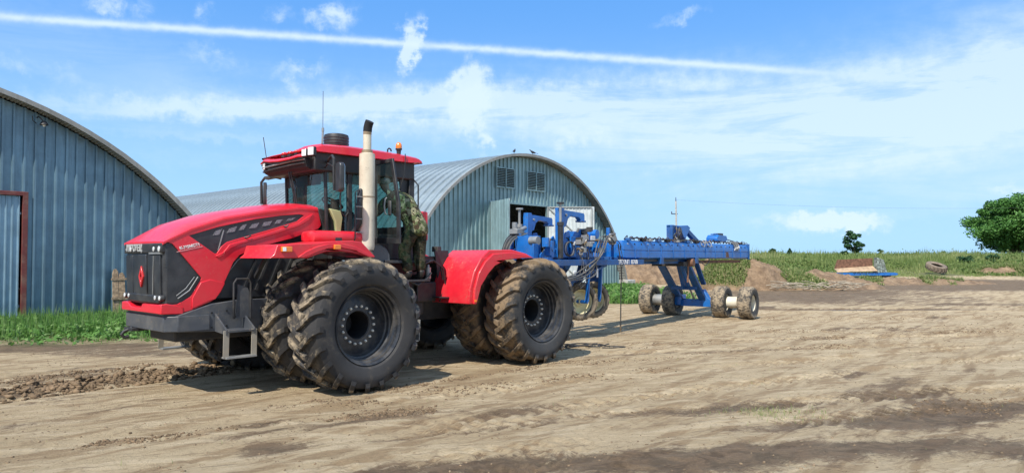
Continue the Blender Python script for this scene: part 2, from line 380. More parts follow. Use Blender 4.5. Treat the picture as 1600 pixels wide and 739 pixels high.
def veg_mask(x, y):
    s1 = (x-H1P.x)*U.x+(y-H1P.y)*U.y; t1 = (x-H1P.x)*GN.x+(y-H1P.y)*GN.y
    e = fbm(x, y, .8, 4, 90)*1.6-.8
    a = sstep(t1, .0, .15)*sstep(y+e*1.4, 15.9, 18.0)*sstep(-(x+.25*(y-17)), 7.6, 8.8)*sstep(-y, -31, -29)
    s2 = sstep(x+e*.6, 3.6, 4.5)*sstep(y+e*2, 29.5, 31.5)*sstep(-x+e, -.245*36, -.19*36)*sstep(-y, -52, -50)
    f3 = sstep(y+e*3-(x-30)*.03, 67.5, 70.5)*sstep(x, 6, 10)
    f4 = sstep(y+e*3, 50, 53)*sstep(x+e*2, 15, 17)*sstep(-(x+e*2), -29, -24)*.8
    return np.maximum(np.maximum(a, s2), np.maximum(f3, f4))
def bands(x, y):
    """rough strips of churned earth and ruts, all along the wheel tracks"""
    a = across(x, y); l = along(x, y)
    w = (fbm(x, y, .35, 3, 31)-.5)*.5
    # across value of the right-hand wheels' track
    a0 = TO.x*U.y-TO.y*U.x
    berm = np.exp(-((a-(a0-1.40)+w*.6)/.42)**4)*sstep(-l, -6.6, -5.9)
    b2 = np.exp(-((a-(a0-2.9)+w)/.28)**2)*sstep(-l, -6.2, -4.8)*.4
    q = y-.30*x   # flatter tracks on the right
    def strip(c, wd, x0, x1, sl=.30, k=1.0):
        qq = y-sl*x; return k*np.exp(-((qq-c+w*1.3)/wd)**2)*sstep(x, x0, x0+2)*sstep(-x, -x1, -x1+2)
    rough = strip(15.6, .42, 1.2, 15, .30, .75)+strip(13.2, .30, .2, 12, .42, .55)+strip(11.4, .26, -3.4, 3, .62, .6)+strip(17.6, .5, 4, 20, .24, .5)+strip(22.5, .8, 8, 30, .10, .5)+strip(10.2, .18, -4.6, -1.0, .55, .7)
    return berm, b2, rough
TRK = ((9.3, .62, -.012, -6, 14), (11.0, .60, -.012, -6, 16), (7.55, .40, -.010, -3, 12), (8.75, .37, -.010, -3, 14), (14.6, .22, -.004, .5, 26), (16.6, .20, -.004, .5, 28), (6.9, 1.05, .0, -5, 4), (24.5, .12, .0, 5, 40), (26.6, .10, .0, 5, 40))
def tracks(x, y):
    """old wheel tracks: shallow groove mask and the pressed lug pattern inside it"""
    G = np.zeros_like(x); P = np.zeros_like(x); br = sstep(fbm(x, y, .7, 3, 95), .36, .56)
    for c, sl, cv, x0, x1 in TRK:
        d = (y-(c+sl*x+cv*x*x)+.18*(fbm(x, y, .3, 2, 96)-.5))/math.hypot(1, sl); k = np.exp(-(d/.27)**4)*sstep(x, x0, x0+2)*sstep(-x, -x1, -x1+2)
        e = np.exp(-((np.abs(d)-.33)/.07)**2)*sstep(x, x0, x0+2)*sstep(-x, -x1, -x1+2)
        G = np.maximum(G, k)-.45*e*br; P += k*br*np.clip(np.sin(2*PI*(x*math.hypot(1, sl)+np.abs(d)*.9)/.26)*1.8, -1, 1)
    return G, P
def ground_h(x, y, full=True):
    far = sstep(y, 64, 96)*sstep(x, 2, 12)*1.8
    h = far+.05*(fbm(x, y, .11, 3, 3)-.5)*2*sstep(y, 14, 30)
    m = sstep(-y, -60, -36)
    a = across(x, y); l = along(x, y)
    h = h+m*(.045*(fbm(x, y, .45, 3, 11)-.5)+.030*(fbm(a*1.6, l*.28, 1.0, 4, 12)-.5)+.022*(fbm(a*5, l*1.1, 1.0, 4, 13)-.5)+.012*(fbm(x, y, 8.0, 3, 14)-.5))
    berm, b2, rough = bands(x, y)
    clod = fbm(x, y, 6.5, 4, 21, .62); ridg = 1-np.abs(2*clod-1)
    fine = fbm(x, y, 13.0, 2, 26)
    h = h+berm*(.03+.26*(clod-.40)+.06*(fine-.5))+b2*.16*(clod-.45)+rough*(.16*(clod-.46)+.03*(fine-.5))
    # tread prints, bottom of the picture
    g, pr2 = tracks(x, y); h = h+m*(-.030*g+.016*pr2)
    px, py = (x-1.15), (y-7.05)
    pr = np.exp(-(px/1.3)**2-(py/.42)**2)
    h = h+pr*.020*np.sin((x*.9+y*1.6)*16+2*fbm(x, y, 2, 3, 44))*sstep(fbm(x, y, 1.7, 3, 45), .4, .6)
    h = h-.05*np.exp(-((x-13)/5.5)**2-((y-27.6)/.55)**2)
    return h
def damp_mask(x, y):
    a = across(x, y); l = along(x, y)
    n = fbm(a*.8, l*.22, 1.0, 5, 61, .55); n2 = fbm(x, y, .35, 4, 62)
    def bl(cx, cy, rx, ry, rot=0):
        c, s_ = math.cos(rot), math.sin(rot); dx, dy = x-cx+1.1*(fbm(x, y, .8, 4, 63)-.5), y-cy+.5*(fbm(x, y, .9, 4, 64)-.5)
        return np.exp(-((dx*c+dy*s_)/rx)**2-((-dx*s_+dy*c)/ry)**2)
    d = .95*bl(1.3, 7.0, 2.1, .5, .15)+.6*bl(3.6, 7.6, 2.0, .3, .2)+.7*bl(6.5, 9.6, 2.0, .5, .1)+.25*bl(5.0, 8.2, 3.5, .9, .15)+.4*bl(-.5, 8.4, 2.4, .25, .5)+.35*bl(1.5, 10.6, 2.2, .3, .45)+.7*bl(2.9, 9.6, 1.6, .45, .2)+.75*bl(4.6, 8.8, 2.2, .40, .15)+.6*bl(5.2, 7.4, 1.6, .5, .1)+.55*bl(-1.8, 9.0, 1.3, .35, .6)+.55*bl(-.2, 9.4, 1.2, .3, .5)
    d += 1.2*bl(-11.5, 16.0, 5.5, .8, .05)+.65*bl(-8, 14.9, 3, .6)+.8*bl(14, 34, 9, 4)+1.5*bl(30, 52, 18, 10, .1)+.9*bl(16, 40, 6, 3)+.9*bl(14, 27.6, 5.5, .7)+.5*bl(22, 30, 9, 1.2)+.5*bl(3, 15, 3, .35, .3)+.4*bl(40, 60, 18, 7)
    d += .35*bl(-.6, 6.8, 2.2, .3, .4)
    berm, b2, rough = bands(x, y)
    g, pr2 = tracks(x, y); d = d+.16*np.clip(g, 0, 1)-.13*np.clip(pr2, -1, 1)
    d = d*(.55+.9*n)+1.0*berm+.45*b2+.55*rough
    d += .55*sstep(n, .60, .75)*sstep(n2, .42, .6)
    return np.clip(d, 0, 1)
def axis_grid(a, b, step, lo, hi, g=1.22):
    c = list(np.arange(a, b+1e-6, step)); s_ = step; p = []; v = c[-1]
    while v < hi: s_ *= g; v += s_; p.append(v)
    q = []; v = a; s_ = step
    while v > lo: s_ *= g; v -= s_; q.append(v)
    return np.array(q[::-1]+c+p)
def grid_mesh(name, X, Y, Z, m, attrs=None):
    ny, nx = X.shape; co = np.stack([X, Y, Z], -1).reshape(-1, 3)
    i = np.arange((ny-1)*(nx-1)); r = i//(nx-1); c = i % (nx-1); v = r*nx+c
    q = np.stack([v, v+1, v+nx+1, v+nx], -1)
    me = bpy.data.meshes.new(name); me.vertices.add(len(co)); me.vertices.foreach_set('co', co.astype(np.float32).ravel())
    me.loops.add(len(q)*4); me.loops.foreach_set('vertex_index', q.astype(np.int32).ravel())
    me.polygons.add(len(q)); me.polygons.foreach_set('loop_start', (np.arange(len(q))*4).astype(np.int32))
    me.update(calc_edges=True); me.shade_smooth(); me.materials.append(m)
    for k, a in (attrs or {}).items():
        at = me.attributes.new(k, 'FLOAT', 'POINT'); at.data.foreach_set('value', a.astype(np.float32).ravel())
    return me
def soil_mat():
    m = bpy.data.materials.new('dirt'); m.use_nodes = True; t = NT(m.node_tree); b = m.node_tree.nodes['Principled BSDF']
    oc = t.node('ShaderNodeTexCoord').outputs['Object']
    def at(n): a = t.node('ShaderNodeAttribute'); a.attribute_name = n; return a.outputs['Fac']
    dm, vg = at('damp'), at('veg')
    ar = -math.atan2(U.y, U.x)
    st = t.mapping(t.mapping(oc, rot=(0, 0, ar)), scale=(.35, 2.2, 1))
    st2 = t.mapping(t.mapping(oc, rot=(0, 0, R(-17))), scale=(.4, 2.6, 1))
    n1 = t.noise(st, 1.5, 8, .62, .4); n1b = t.noise(st2, 2.1, 8, .64, .4); n2 = t.noise(oc, .35, 5, .6); n3 = t.noise(oc, 9, 8, .68); n4 = t.noise(oc, 55, 5, .7)
    n5 = t.noise(t.mapping(oc, rot=(0, 0, ar), scale=(1, 1.8, 1)), 22, 10, .80, .5); n6 = t.noise(t.mapping(oc, loc=(5, 2, 0)), 3.2, 10, .74, .8)
    dry = t.mix(t.ramp(n2, .3, .7), (.46, .345, .205), (.55, .43, .27))
    dry = t.mix(t.m('MULTIPLY', t.ramp(n1, .47, .58), .68), dry, (.30, .198, .104))
    dry = t.mix(t.m('MULTIPLY', t.ramp(n1b, .51, .60), .62), dry, (.66, .535, .355))
    n7 = t.noise(t.mapping(t.mapping(oc, rot=(0, 0, R(-24)), loc=(3, 8, 0)), scale=(.5, 5.0, 1)), 2.2, 10, .72, .5)
    dry = t.mix(t.m('MULTIPLY', t.ramp(n7, .56, .63), .55), dry, (.20, .135, .078))
    dry = t.mix(t.m('MULTIPLY', t.ramp(n6, .54, .62), .50), dry, (.27, .185, .105))
    dry = t.mix(t.m('MULTIPLY', t.m('MULTIPLY', t.ramp(n5, .535, .60), t.ramp(n3, .46, .58)), .75), dry, (.19, .125, .072))
    dry = t.mix(t.m('MULTIPLY', t.ramp(n5, .46, .38), .22), dry, (.62, .52, .37))
    wet = t.mix(t.ramp(n6, .42, .58), (.085, .056, .034), (.19, .125, .075)); wet = t.mix(t.m('MULTIPLY', t.ramp(n5, .54, .62), .6), wet, (.05, .034, .022))
    dm2 = t.ramp(t.m('ADD', dm, t.m('MULTIPLY', t.m('SUBTRACT', t.m('ADD', t.m('MULTIPLY', n6, .45), t.m('ADD', t.m('MULTIPLY', n5, .3), t.m('MULTIPLY', n1, .25))), .5), 3.2)), .38, .74)
    c = t.mix(t.m('MULTIPLY', dm2, .84), dry, wet)
    c = t.mix(t.m('MULTIPLY', vg, t.ramp(n3, .2, .6, .35, .95)), c, (.075, .105, .030))
    t.put(b.inputs['Base Color'], c); t.put(b.inputs['Roughness'], t.m('SUBTRACT', .95, t.m('MULTIPLY', dm2, .12)))
    b.inputs['Specular IOR Level'].default_value = .25
    bp = t.node('ShaderNodeBump'); bp.inputs['Distance'].default_value = .09; bp.inputs['Strength'].default_value = .85
    hgt = t.m('ADD', t.m('MULTIPLY', n5, -.8), t.m('MULTIPLY', n3, .55)) if False else t.m('ADD', t.m('SUBTRACT', t.m('ADD', t.m('MULTIPLY', n3, .5), t.m('MULTIPLY', n7, -.9)), t.m('MULTIPLY', n5, .9)), t.m('ADD', t.m('MULTIPLY', n4, .22), t.m('ADD', t.m('MULTIPLY', n1, .5), t.m('MULTIPLY', n1b, .5))))
    t.put(bp.inputs['Height'], hgt); t.l.new(bp.outputs[0], b.inputs['Normal']); return m
SOIL = soil_mat()
def build_ground():
    xs = axis_grid(-10.5, 15, .042, -2500, 4000, 1.12); y1 = axis_grid(5.6, 13, .03, -400, 13, 1.3); y2 = axis_grid(13.05, 27, .055, 13.05, 6000, 1.06)
    ys = np.concatenate([y1[y1 < 13.02], y2])
    X, Y = np.meshgrid(xs, ys)
    me = grid_mesh('ground', X, Y, ground_h(X, Y), SOIL, {'damp': damp_mask(X, Y), 'veg': veg_mask(X, Y)})
    o = link('ground', me); o['kind'] = 'structure'; return o
build_ground()
def gh(x, y): return float(ground_h(np.array([float(x)]), np.array([float(y)]))[0])
# ------------------------------------------------------------------ hangars
def arch_z(x, Rw, zc): q = Rw*Rw-x*x; return math.sqrt(q)+zc if q > 0 else -9
def hangar(P, sc, zc, Rw, length, label, wallm, doorm, door, over=.5, period=.285, louvres=(), nroof=None):
    o2 = P+U*sc; a = math.atan2(U.y, U.x)
    root = thing('arched_hangar', label, 'hangar', (o2.x, o2.y, 0), a, 'arched metal hangars')
    hw = math.sqrt(Rw*Rw-zc*zc)
    d0, d1, dz = door; x = -math.ceil(hw/period)*period
    k = 0
    while x < hw:
        cols = []
        for r in range(4):
            b = x+r*period
            for dx, dy in ((0, 0), (.205, 0), (.218, -.065), (.268, -.065), (.283, 0)): cols.append((b+dx*period/.285, dy))
        cols.append((x+4*period-.001, 0)); mb = MB(); prev = None; vs = []; fs = []; zoff = .006*(k % 2)
        # split any column crossing the door edge
        for (ax, ay), (bx, by) in zip(cols[:-1], cols[1:]):
            segs = [(ax, ay, bx, by)]
            for e in (d0, d1):
                ns = []
                for s_ in segs:
                    if s_[0] < e < s_[2]:
                        f = (e-s_[0])/(s_[2]-s_[0]); my = s_[1]+(s_[3]-s_[1])*f; ns += [(s_[0], s_[1], e, my), (e, my, s_[2], s_[3])]
                    else: ns.append(s_)
                segs = ns
            for sx, sy, ex, ey in segs:
                z1, z2 = arch_z(sx, Rw, zc), arch_z(ex, Rw, zc)
                if z1 < .1 or z2 < .1: continue
                mid = (sx+ex)/2; zb = dz if d0 < mid < d1 else 0.0
                mb.add([(sx, sy-zoff, zb), (ex, ey-zoff, zb), (ex, ey-zoff, z2), (sx, sy-zoff, z1)], [(0, 1, 2, 3)])
        if mb.f: part('wall_panel', mb, wallm, root, smooth=0)
        x += 4*period; k += 1
    # roof: separate arched sheets, shared mesh
    th = math.acos(-zc/(Rw+.1)) if abs(zc) < Rw else PI/2
    nseg = 44; w = .60; mb = MB(); prof = ((0, 0), (.46, 0), (.49, .085), (.54, .085), (.57, 0), (.601, 0))
    a0 = math.asin(-zc/(Rw+.1)); angs = [a0+(PI-2*a0)*i/nseg for i in range(nseg+1)]
    rings = [[((Rw+.09+rr)*math.cos(t), yy, (Rw+.09+rr)*math.sin(t)+zc) for yy, rr in prof] for t in angs]
    mb.loft(rings, caps=False, closed=False); rm = mb.mesh('roof_panel', ROOF, 30)
    n = int((length+over)/w)
    for i in range(n): link('roof_panel', rm, root, (0, -over+i*w, 0))
    # corrugated soffit under the overhang and the rim strip
    ns = int((PI-2*a0)*Rw/.11)*2; mb = MB(); rings = []
    for i in range(ns+1):
        t = a0+(PI-2*a0)*i/ns; rr = Rw+.025+(.035 if i % 2 else 0); rings.append([(rr*math.cos(t), -over-.01, rr*math.sin(t)+zc), (rr*math.cos(t), -.0, rr*math.sin(t)+zc)])
    mb.loft(rings, caps=False, closed=False); part('soffit', mb, SOFF, root, smooth=0)
    mb = MB(); rings = []
    for t in angs:
        c, s_ = math.cos(t), math.sin(t)
        rings.append([((Rw+rr)*c, yy, (Rw+rr)*s_+zc) for rr, yy in ((.03, -over-.012), (.17, -over-.012), (.17, -over+.05), (.03, -over+.05))])
    mb.loft(rings); part('roof_rim', mb, SOFF, root)
    # back wall
    mb = MB(); pts = [((Rw+.05)*math.cos(t), (Rw+.05)*math.sin(t)+zc) for t in angs]
    mb.plate(pts, lambda p, q, t: (p, t, q), length-1, length-.95); part('back_wall', mb, wallm, root, smooth=0)
    return root
h1 = hangar(H1P, -6.96, -4.65, 11.86, 40, 'large blue-grey corrugated arched hangar at the left edge, nearer one with a maroon door frame', GAL1, GAL1D, (-4.1, 4.02, 3.9), .55)
# door of the first hangar: two ribbed leaves in a maroon frame
mb = MB().box((3.92, -.10, 0), (4.06, .02, 3.98)).box((-4.14, -.10, 3.86), (3.92, .02, 3.98)).box((-4.14, -.10, 0), (-4.0, .02, 3.86)); part('door_frame', mb, MAROON, h1, bev=.008)
for sx in (-1, 1):
    mb = MB(); x = .03; 
    while x < 3.84:
        a, b = x, min(x+.16, 3.9); prof = [(a, 0), (a+.10, 0), (a+.115, -.03), (a+.145, -.03), (b, 0)]
        for p, q in zip(prof[:-1], prof[1:]): mb.add([(sx*p[0], p[1], .03), (sx*q[0], q[1], .03), (sx*q[0], q[1], 3.85), (sx*p[0], p[1], 3.85)], [(0, 1, 2, 3)])
        x += .16
    d = part('door_leaf', mb, GAL1D, h1, smooth=0)
    part('door_rail', MB().box((sx*.02, -.005, .5), (sx*3.9, .03, .56)), GAL1D, d); part('door_rail', MB().box((sx*.02, -.005, 3.3), (sx*3.9, .03, 3.36)), GAL1D, d)
# lamp bracket on the gable
mb = MB().tube([(4.25, -.05, 6.28), (4.25, -.22, 6.30), (4.3, -.33, 6.22), (4.36, -.36, 6.10)], .018).tube([(4.25, -.05, 6.1), (4.12, -.16, 6.16), (4.10, -.2, 6.3)], .014)
mb.lathe([(.02, .12), (.07, .10), (.12, 0), (.115, -.01), (.0, .02)], (4.36, -.36, 6.04), 'z', 14)
lw = TW(0, 0, 0)
def hang_world(root, p): return root.matrix_basis @ Vector(p)
def on_hangar(root, name, label, cat, base, group=None):
    b = Vector(root.location)+Matrix.Rotation(root.rotation_euler.z, 3, 'Z')@Vector(base)
    return thing(name, label, cat, b, root.rotation_euler.z, group), Vector(base)
def shift(mb, d): mb.v = [(p[0]-d[0], p[1]-d[1], p[2]-d[2]) for p in mb.v]; return mb
lt, bb = on_hangar(h1, 'wall_lamp', 'small dark lamp on a bent bracket high on the nearer hangar gable', 'lamp', (4.25, -.05, 6.1))
part('lamp_bracket', shift(mb, bb), DRK, lt)
part('lamp_bulb', shift(MB().ell((4.36, -.36, 6.04), (.045, .045, .06)), bb), LAMPW, lt)
# weathered board leaning on the first hangar
bt, bb = on_hangar(h1, 'wooden_board', 'weathered grey-brown plank leaning upright against the nearer hangar, beside the tractor nose', 'board', (6.62, -.42, 0))
for dx, hgt, tw in ((-.13, 1.62, .03), (.09, 1.50, -.04)):
    mb = MB(); o = [(-.10, 0), (.095, 0), (.10, .5), (.085, .9), (.09, hgt-.10), (.03, hgt), (-.05, hgt-.02), (-.09, hgt-.16), (-.10, .8)]
    mb.plate(o, lambda a, b, t: (dx+a+tw*b*.3, t+.22*b/1.6, b), -.02, .02); part('plank', mb, WOOD, bt, bev=.006)
part('batten', MB().box((-.27, .02, .62), (.24, .05, .70)), WOOD, bt); part('batten', MB().box((-.25, .13, 1.25), (.22, .17, 1.32)), WOOD, bt)

h2 = hangar(H2P, -8.41, -2.15, 9.50, 47, 'pale galvanised arched hangar behind the tractor with two louvres and open doors', GAL2, GAL2, (-2.95, 1.68, 4.82), .5, .30)
for cx0, cx1 in ((-2.52, -1.08), (-.08, 1.46)):
    z0, z1 = 5.6, 6.66; f = part('louvre', MB().plate([(cx0, z0), (cx1, z0), (cx1, z1), (cx0, z1)], lambda a, b, t: (a, t, b), -.13, -.06, [[(cx0+.05, z0+.05), (cx1-.05, z0+.05), (cx1-.05, z1-.05), (cx0+.05, z1-.05)]]), GAL2, h2)
    part('louvre_backing', MB().box((cx0+.04, -.075, z0+.04), (cx1-.04, -.06, z1-.04)), INT, f)
    part('mullion', MB().box(((cx0+cx1)/2-.02, -.15, z0), ((cx0+cx1)/2+.02, -.10, z1)), GAL2, f)
    sm = None
    for i in range(11):
        z = z0+.08+i*.086
        if sm is None: sm = MB().beam((cx0+.03, -.10, 0), (cx1-.03, -.10, 0), .085, .012, up=(0, -.55, .8)).mesh('louvre_slat', GAL2, 0)
        link('louvre_slat', sm, f, (0, 0, z))
part('door_frame', MB().box((-3.0, -.09, 0), (-2.92, .02, 4.9)).box((1.65, -.09, 0), (1.73, .02, 4.9)).box((-2.92, -.09, 4.80), (1.65, .02, 4.9)), GAL2, h2)
def leaf(w, h, inside):
    mb = MB(); x = 0
    while x < w-.05:
        prof = [(x, 0), (x+.13, 0), (x+.15, -.035), (x+.185, -.035), (x+.2, 0)]
        for p, q in zip(prof[:-1], prof[1:]): mb.add([(p[0], p[1], 0), (q[0], q[1], 0), (q[0], q[1], h), (p[0], p[1], h)], [(0, 1, 2, 3)])
        x += .2
    return mb
def door_leaf(hx, ang, w, m, mirror):
    sg = -1.6 if mirror else 1
    # leaf built from the hinge along +x, inside face is +y
    mb = leaf(w, 4.78, True); o = part('door_leaf', mb, m, h2, smooth=0, loc=(hx, -.12, .04), rot=(0, 0, ang))
    fr = MB(); s_ = .012
    for a, b in (((0, 0), (0, 4.78)), ((w, 0), (w, 4.78)), ((0, .03), (w, .03)), ((0, 4.75), (w, 4.75)), ((0, 2.4), (w, 2.4)), ((.05, 4.7), (w-.05, 2.45)), ((.05, 2.35), (w-.05, .1))):
        fr.beam((a[0], .035*sg, a[1]), (b[0], .035*sg, b[1]), .05, .06, up=(0, 1, 0))
    part('leaf_frame', fr, mat('frame_grey', (.30, .32, .32), .6), o); return o
a = door_leaf(-2.95, R(-115), 2.3, GAL2, False)
mb = leaf(2.45, 4.78, True)
door_leaf(1.70, R(180+132), 2.45, DOORW, True)
part('foundation_block', MB().box((9.0, -.7, -.05), (9.9, .5, .58)), CONC, h2, bev=.03)
# dark clutter line of hangar base hidden; two birds on the ridge
for i, (sx, rz, lab) in enumerate(((-1.4, .4, 'small dark bird perched on the pale hangar ridge, left one'), (.1, 2.6, 'dark bird with lowered head perched on the pale hangar ridge, right one'))):
    z = arch_z(sx, 9.5, -2.15)+.17
    bt, bb = on_hangar(h2, 'bird', lab, 'bird', (sx, -.35, z), 'birds on the hangar ridge'); bt.rotation_euler.z += rz
    mb = MB(); rings = []
    for px, pz, r in ((-.20, .09, .008), (-.16, .10, .03), (-.08, .12, .055), (0, .14, .07), (.07, .17, .058), (.11, .21, .035), (.13, .245, .036), (.16, .255, .026), (.185, .25, .008)):
        rings.append([(px, r*math.cos(t), pz+r*math.sin(t)) for t in [2*PI*k/10 for k in range(10)]])
    mb.loft(rings); part('body', mb, mat('bird_dark', (.03, .03, .035), .7), bt)
    part('leg', MB().tube([(0, .02, .09), (.01, .02, 0)], .006, 5), DRK, bt); part('leg', MB().tube([(0, -.02, .09), (.01, -.02, 0)], .006, 5), DRK, bt)
    part('tail', MB().plate([(-.18, -.02), (-.32, -.035), (-.32, .035), (-.18, .02)], lambda a, b, t: (a, b, t+.09+(a+.18)*.2), 0, .012), MATS['bird_dark'], bt)
# ================================================================== tractor
TR = thing('tractor', 'large red articulated tractor with dual wheels, long hood and pale upright exhaust', 'tractor', (TO.x, TO.y, 0), T_ROT)
xz = lambda a, b, t: (a, t, b)
def tyre_mesh(name, m, Rr, w, rin, lugs, lh, nose=.06, seed=1, flat=True):
    """carcass plus curved chevron lugs; axis y, outer face +y"""
    hw = w/2; mb = MB(); Rc = Rr-lh
    prof = [(rin, -hw*.62), (rin+.02, -hw*.74), (rin+.08, -hw*.90), ((rin+Rc)/2, -hw*1.0), (Rc-.10, -hw*.97), (Rc-.03, -hw*.86), (Rc, -hw*.62), (Rc+.006, 0)]
    prof = prof+[(r, -a) for r, a in prof[-2::-1]]
    mb.lathe(prof, n=64)
    rnd = random.Random(seed)
    for i in range(lugs*2):
        side = 1 if i % 2 else -1; t0 = 2*PI*(i/2.0)/lugs+rnd.uniform(-.006, .006); rings = []
        for k in range(9):
            f = k/8; a = side*(-nose+f*(hw*1.03+nose)); th = t0-(.02+.30*f**1.15)*(1.9/ (Rr*2))*(w/.72)
            th2 = th+.0
            drop = 0 if f < .72 else (f-.72)**2*1.1
            rb = Rc-.02-(.0 if f < .75 else (f-.75)*.35); rt = Rr-drop*1.25-rnd.uniform(0, .006)
            wb = .056*(1.15-.2*f); wt = .041*(1.15-.15*f)
            ring = []
            for ww, rr in ((-wb, rb), (-wb*.85, rb+.02), (-wt, rt-.006), (-wt*.88, rt), (wt*.88, rt), (wt, rt-.006), (wb*.85, rb+.02), (wb, rb)):
                tt = -(th2+ww/Rr)-PI/2
                ring.append((rr*math.cos(tt), a, rr*math.sin(tt)))
            rings.append(ring)
        mb.loft(rings)
    me = mb.mesh(name, m, 26)
    return me
RW = .985
def flatten(me, d=.022):
    return me
TYM_F = tyre_mesh('tyre', TYRE_F, RW+.02, .77, .545, 21, .068); TYM_R = tyre_mesh('tyre', TYRE_R, RW+.02, .76, .545, 21, .068, seed=5)
def rim_prof(hw):
    return [(.545, .30), (.578, .325), (.588, .31), (.552, .285), (.545, .23), (.522, .215), (.516, .15), (.498, .135), (.495, .08), (.47, .07), (.462, .02), (.455, .0)]
rimb = MB().lathe(rim_prof(.36), n=56)
rimb.lathe([(.455, .0), (.43, .0), (.40, .015), (.215, .02), (.205, .01), (.20, -.50)], n=56)
rimb.lathe([(.455, .0), (.50, -.3), (.545, -.25)], n=56)
RIMM = rimb.mesh('rim', RIM, 40)
boltb = MB()
for i in range(18):
    t = 2*PI*(i+.3)/18; c, s_ = .283*math.cos(t), .283*math.sin(t)
    boltb.cyl((c, .01, s_), (c, .045, s_), .021, .019, 6).cyl((c, .045, s_), (c, .062, s_), .011, .010, 6)
BOLTM = boltb.mesh('wheel_bolts', BOLT, 30)
HUBM = MB().cyl((0, -.60, 0), (0, -.52, 0), .17, .14, 20).lathe([(.214, .022), (.203, .0), (.197, -.50), (0, -.52)], n=40).mesh('hub', SOOT_SHADE, 30)  # bore lined in black: the shade of the deep hole is painted
VALM = MB().tube([(.46, .10, -.18), (.47, .15, -.2), (.46, .18, -.21)], .009, 6).mesh('valve_stem', BOLT, 30)
def wheel(x, y, face, ty, phase, inner=False):
    w = link('wheel', RIMM, TR, (x, y, RW-.005), (0, phase, 0 if face > 0 else PI))
    tr_ = link('tyre', ty, w)
    if face < 0: tr_.rotation_euler = (0, 0, PI)
    b = link('wheel_bolts', BOLTM, w); b['kind'] = 'stuff'
    link('hub', HUBM, w); link('valve_stem', VALM, w); return w
ph = 0
for xw, ty in ((0, TYM_F), (-4.03, TYM_R)):
    for yw, face in ((1.92 if xw == 0 else 1.885, 1), (.97, 1), (-1.22, -1), (-2.15, -1)):
        ph += .37; wheel(xw, yw, face, ty, ph if abs(yw) < 1.5 else (.08 if xw == 0 else .15))
# axles, chassis -----------------------------------------------------
for xw in (0, -4.03):
    mb = MB().cyl((xw, -1.75, .98), (xw, 1.5, .98), .19, n=20).cyl((xw, -.62, .98), (xw, .62, .98), .30, n=24); mb.ell((xw, 0, .98), (.42, .40, .40), 20, 12)
    part('axle', mb, DRK, TR)
part('front_frame', MB().box((-1.35, -.46, .78), (2.1, .46, 1.40)), DRK, TR, bev=.02)
part('rear_frame', MB().box((-4.95, -.42, .80), (-1.9, .42, 1.45)), DRK, TR, bev=.02)
part('joint', MB().cyl((-1.75, 0, .75), (-1.75, 0, 1.55), .26, n=20).box((-1.95, -.3, .85), (-1.3, .3, 1.3)), DRK, TR, bev=.01)
part('fuel_tank', MB().box((-2.1, .35, .95), (-1.05, 1.02, 1.62)), DRK, TR, bev=.06)
part('battery_box', MB().box((-2.1, -1.0, .95), (-1.05, -.35, 1.62)), DRK, TR, bev=.06)
part('driveshaft', MB().cyl((-2.2, 0, 1.0), (-1.2, 0, 1.0), .07, n=12), DRK, TR)
# bumper: chamfered cast block
pl = [(2.36, -.70), (2.36, .70), (2.20, .82), (1.75, .82), (1.75, -.82), (2.20, -.82)]
part('bumper', MB().plate(pl, lambda a, b, t: (a, b, t), .955, 1.175), BUM, TR, bev=.012)
side = [(2.22, 1.175), (1.70, 1.33), (1.27, 1.37), (.78, 1.37), (.78, .90), (1.75, .93), (2.22, .955)]
for s_, lab in ((1, None), (-1, None)):
    mb = MB(); a, b = sorted((s_*.80, s_*.70)); mb.plate(side, xz, a, b); sp = part('bumper_side', mb, BUM, TR, bev=.01)
    for bx, bz in ((2.08, 1.12), (1.95, 1.05), (2.08, .99), (1.72, 1.20), (1.72, .99), (1.5, 1.22), (1.5, 1.0)):
        part('bolt', MB().cyl((bx, s_*.80, bz), (bx, s_*.813, bz), .014, n=6), SOOT_SHADE, sp)
part('bumper_top', MB().plate([(2.34, -.68), (2.34, .68), (1.9, .78), (1.9, -.78)], lambda a, b, t: (a, b, t), 1.178, 1.20), BUM, TR)
th_ = part('tow_hook', MB().tube([(2.36, -.42, .95), (2.40, -.44, .93), (2.47, -.45, .90), (2.50, -.46, .86), (2.46, -.46, .81), (2.40, -.45, .83)], .026, 8).box((2.2, -.6, .91), (2.42, -.28, .955)), DRK, TR, bev=.004)
# hood -----------------------------------------------------------------
red = [(2.26, 2.19), (1.84, 1.70), (2.0, 1.44), (2.18, 1.34), (2.34, 1.33), (2.34, 1.21), (2.18, 1.20), (1.98, 1.25), (1.70, 1.36), (1.63, 1.40), (1.56, 1.53), (1.50, 1.64), (1.44, 1.77), (1.37, 1.93), (1.28, 2.03), (1.02, 2.14), (.70, 2.225), (.37, 2.31), (.12, 2.40), (-.09, 2.47), (-.14, 2.53),
       (-.07, 2.79), (.26, 2.80), (.82, 2.72), (1.53, 2.575), (1.99, 2.415), (2.36, 2.225)]
win = [(2.03, 2.31), (1.62, 2.44), (1.02, 2.585), (.60, 2.655), (.26, 2.69), (.18, 2.675), (.31, 2.575), (.81, 2.42), (1.31, 2.275), (1.47, 2.225), (1.56, 2.155), (1.62, 2.06), (1.65, 2.05)]
slots = [[(1.68, 2.32), (1.64, 2.39), (1.54, 2.42), (1.59, 2.33)], [(1.47, 2.36), (1.43, 2.43), (1.31, 2.465), (1.35, 2.385)], [(1.29, 2.40), (1.235, 2.485), (1.16, 2.50), (1.21, 2.42)],
         [(1.12, 2.44), (1.07, 2.505), (.96, 2.53), (1.01, 2.45)], [(.91, 2.475), (.88, 2.54), (.74, 2.565), (.79, 2.495)], [(.70, 2.52), (.66, 2.58), (.56, 2.595), (.61, 2.535)], [(.50, 2.57), (.46, 2.615), (.33, 2.635), (.41, 2.585)]]
